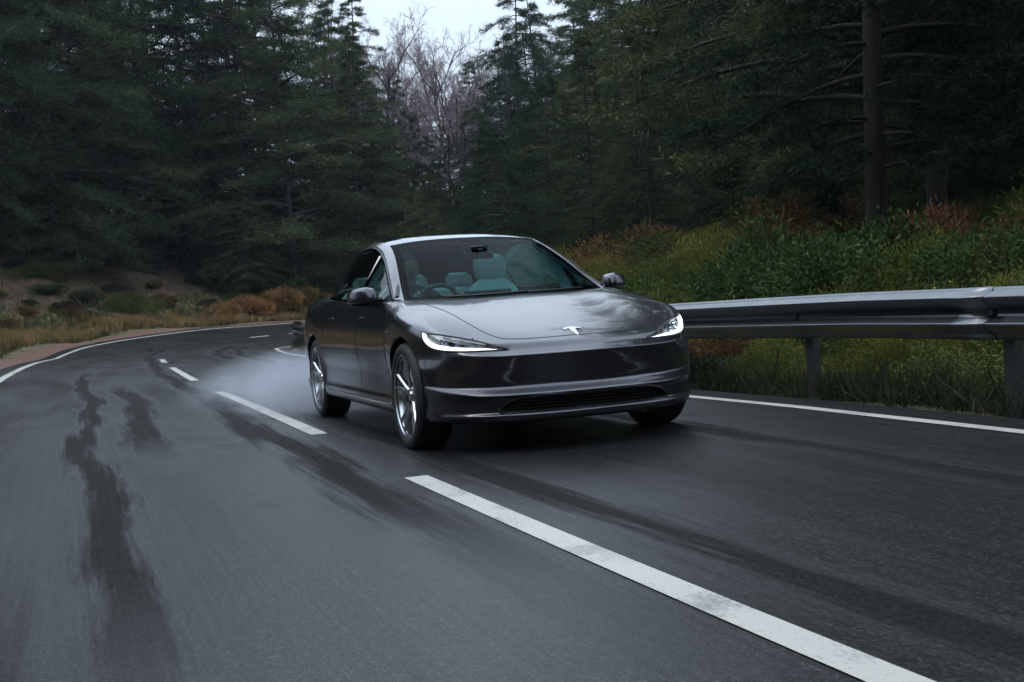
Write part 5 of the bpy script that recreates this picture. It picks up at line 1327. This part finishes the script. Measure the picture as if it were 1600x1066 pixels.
lp_.sort(key=lambda q: q[0]); kc_ = {}
for u, p, z_, k in lp_:
    nm = {B_HEATH: "dark scrub bush", B_BRACK: "rusty bracken clump", B_LEAF: "green bramble bush"}[k]; c_ = kc_.get(nm, 0); kc_[nm] = c_+1
    place(k, p[0], p[1], (z_, z_, z_*.62), rg0.uniform(0, 6.28), nm+" under the pines of the left bank, %s from left" % ordw(c_), "bush", "undergrowth of the left bank: "+nm)
lg = MB(); P0 = road_pt(47.4, -RW_L-5.4); P1 = road_pt(49.8, -RW_L-4.0); pts = []
for t in np.linspace(0, 1, 9):
    q = P0+(P1-P0)*t; pts.append((q[0], q[1], float(ground_z(np.array([q[0]]), np.array([q[1]]))[0])+.16+.05*math.sin(t*5)))
lg.tube(pts, [.085, .08, .075, .07, .07, .06, .055, .05, .035], 9); lg.tube([pts[3], (pts[3][0]+.2, pts[3][1]-.3, pts[3][2]+.45), (pts[3][0]+.5, pts[3][1]-.5, pts[3][2]+.7)], [.03, .02, .01], 6); lg.tube([pts[5], (pts[5][0]+.3, pts[5][1]+.3, pts[5][2]+.25)], [.025, .01], 6)
tag(lg.build("fallen_log", simple("grey_dead_wood", (.10, .085, .07), rough=.85, var=.35, bump=.5, bscale=40), smooth=True, angle=80), "grey fallen branch lying on the left bank beneath the pines", "fallen branch")
# ---- verge grass, dry tufts: uncountable, one object each side
def grass(name, s0, s1, fn_d, n, mat, lmin, lmax, lab, seed, tuft=9, bw=.012):
    rg = np.random.default_rng(seed); s = rg.uniform(s0, s1, n); d = fn_d(rg, n)
    P = road_pt(s, d); msk = np.ones(n, bool)
    cl = Cloud(); P = np.repeat(P, tuft, 0)+np.concatenate([rg.normal(0, .05, (n*tuft, 2)), np.zeros((n*tuft, 1))], 1)
    P[:, 2] = ground_z(P[:, 0], P[:, 1])
    L = np.repeat(rg.uniform(lmin, lmax, n), tuft)*(.6+.8*vnoise(P[:, 0]*.9, P[:, 1]*.9, 4)); cl.blades(P, np.tile(np.array((0, 0, 1.)), (len(P), 1)), L, bw, rg, .42)
    return tag(cl.build(name, mat, None), lab, "grass", kind='stuff')
M_GRASS = foliage("verge_grass", (.035, .05, .014), (.105, .11, .035), (.26, .20, .09), scale=.8, trans=.3)
M_GRASSR = foliage("bank_grass_blades", (.05, .075, .018), (.16, .16, .04), (.30, .22, .08), scale=.9, trans=.3)
M_DRY = foliage("dry_grass", (.18, .125, .05), (.36, .26, .11), (.50, .40, .20), scale=.9, trans=.3)
grass("verge_grass", 6, 66, lambda r, n: -RW_L-1.55-r.gamma(2.0, .9, n), 24000, M_GRASS, .12, .34, "mixed green grass growing along the left verge", 51)
grass("dry_grass", 20, 66, lambda r, n: -RW_L-1.6-r.gamma(1.6, .7, n), 6000, M_DRY, .22, .5, "straw-coloured dry grass tufts along the left verge", 52)
grass("bank_grass", -14, 34, lambda r, n: RW_R+2.0+r.uniform(0, 8.5, n), 12000, M_GRASSR, .18, .5, "tall yellow-green grass covering the bank behind the guard rail", 54)
grass("rail_grass", -12, 40, lambda r, n: RW_R+.55+r.gamma(2.2, .45, n), 9000, M_HEATH, .10, .38, "dark rank grass growing under the guard rail", 53)

for pr in PINES+NEAR+BARES+[B_GORSE, B_LEAF, B_BRACK, B_HEATH, B_BROOM, B_FERN]:
    if pr.name not in _used:
        for ch in kids(pr): bpy.data.objects.remove(ch)
        bpy.data.objects.remove(pr)
# ================================================================== SPRAY THROWN UP BY THE TYRES
def spray(name, lo, hi, dens, lab, seed):
    m = bpy.data.materials.new(name+"_volume"); m.use_nodes = True; nt = m.node_tree; nt.nodes.clear()
    o = nt.nodes.new("ShaderNodeOutputMaterial"); pv = nt.nodes.new("ShaderNodeVolumePrincipled"); pv.inputs["Color"].default_value = (.86, .90, 1, 1); pv.inputs["Anisotropy"].default_value = .1
    tc = nt.nodes.new("ShaderNodeTexCoord")
    gr = nt.nodes.new("ShaderNodeMapping"); gr.inputs["Location"].default_value = (-1, -1, -1); gr.inputs["Scale"].default_value = (2, 2, 2); nt.links.new(tc.outputs["Generated"], gr.inputs[0])
    sp = nt.nodes.new("ShaderNodeTexGradient"); sp.gradient_type = 'SPHERICAL'; nt.links.new(gr.outputs[0], sp.inputs[0])
    nz = nt.nodes.new("ShaderNodeTexNoise"); nz.inputs["Scale"].default_value = 2.6; nz.inputs["Detail"].default_value = 3; nt.links.new(tc.outputs["Object"], nz.inputs["Vector"])
    a = nt.nodes.new("ShaderNodeMapRange"); a.inputs[1].default_value = .40; a.inputs[2].default_value = .64; nt.links.new(nz.outputs["Fac"], a.inputs[0])
    mu = nt.nodes.new("ShaderNodeMath"); mu.operation = 'MULTIPLY'; nt.links.new(sp.outputs["Fac"], mu.inputs[0]); nt.links.new(a.outputs[0], mu.inputs[1])
    m2 = nt.nodes.new("ShaderNodeMath"); m2.operation = 'MULTIPLY'; m2.inputs[1].default_value = dens; nt.links.new(mu.outputs[0], m2.inputs[0]); nt.links.new(m2.outputs[0], pv.inputs["Density"])
    nt.links.new(pv.outputs[0], o.inputs["Volume"])
    bm = bmesh.new(); bmesh.ops.create_icosphere(bm, subdivisions=3, radius=1)
    c = (Vector(lo)+Vector(hi))/2; h = (Vector(hi)-Vector(lo))/2
    for v in bm.verts: v.co = Vector((v.co.x*h.x, v.co.y*h.y, v.co.z*h.z))
    me = bpy.data.meshes.new(name); bm.to_mesh(me); bm.free(); me.materials.append(m)
    ob = bpy.data.objects.new(name, me); COL.objects.link(ob); ob.location = c
    return tag(ob, lab, "spray", kind='stuff')
spray("road_spray", (-9.0, -1.9, -.40), (-2.1, 1.4, .55), 2.0, "pale bluish mist of water thrown up behind the rear wheels", 1)
spray("road_spray", (-4.6, -1.5, -.25), (-2.6, -.40, .50), 3.6, "dense puff of spray at the foot of the near rear tyre", 2)

# ================================================================== THE DAMP AIR
hz = MB(); hz.box((-140, -110, -6), (45, 120, 42)); hb = hz.build("haze", [bpy.data.materials.new("haze_air")])
hm = hb.data.materials[0]; hm.use_nodes = True; hn = hm.node_tree; hn.nodes.clear(); ho = hn.nodes.new("ShaderNodeOutputMaterial"); hv = hn.nodes.new("ShaderNodeVolumePrincipled")
hv.inputs["Color"].default_value = (.72, .86, 1, 1); hv.inputs["Density"].default_value = .00025; hn.links.new(hv.outputs[0], ho.inputs["Volume"])
tag(hb, "thin bluish damp air between the trees", "haze", kind='stuff')
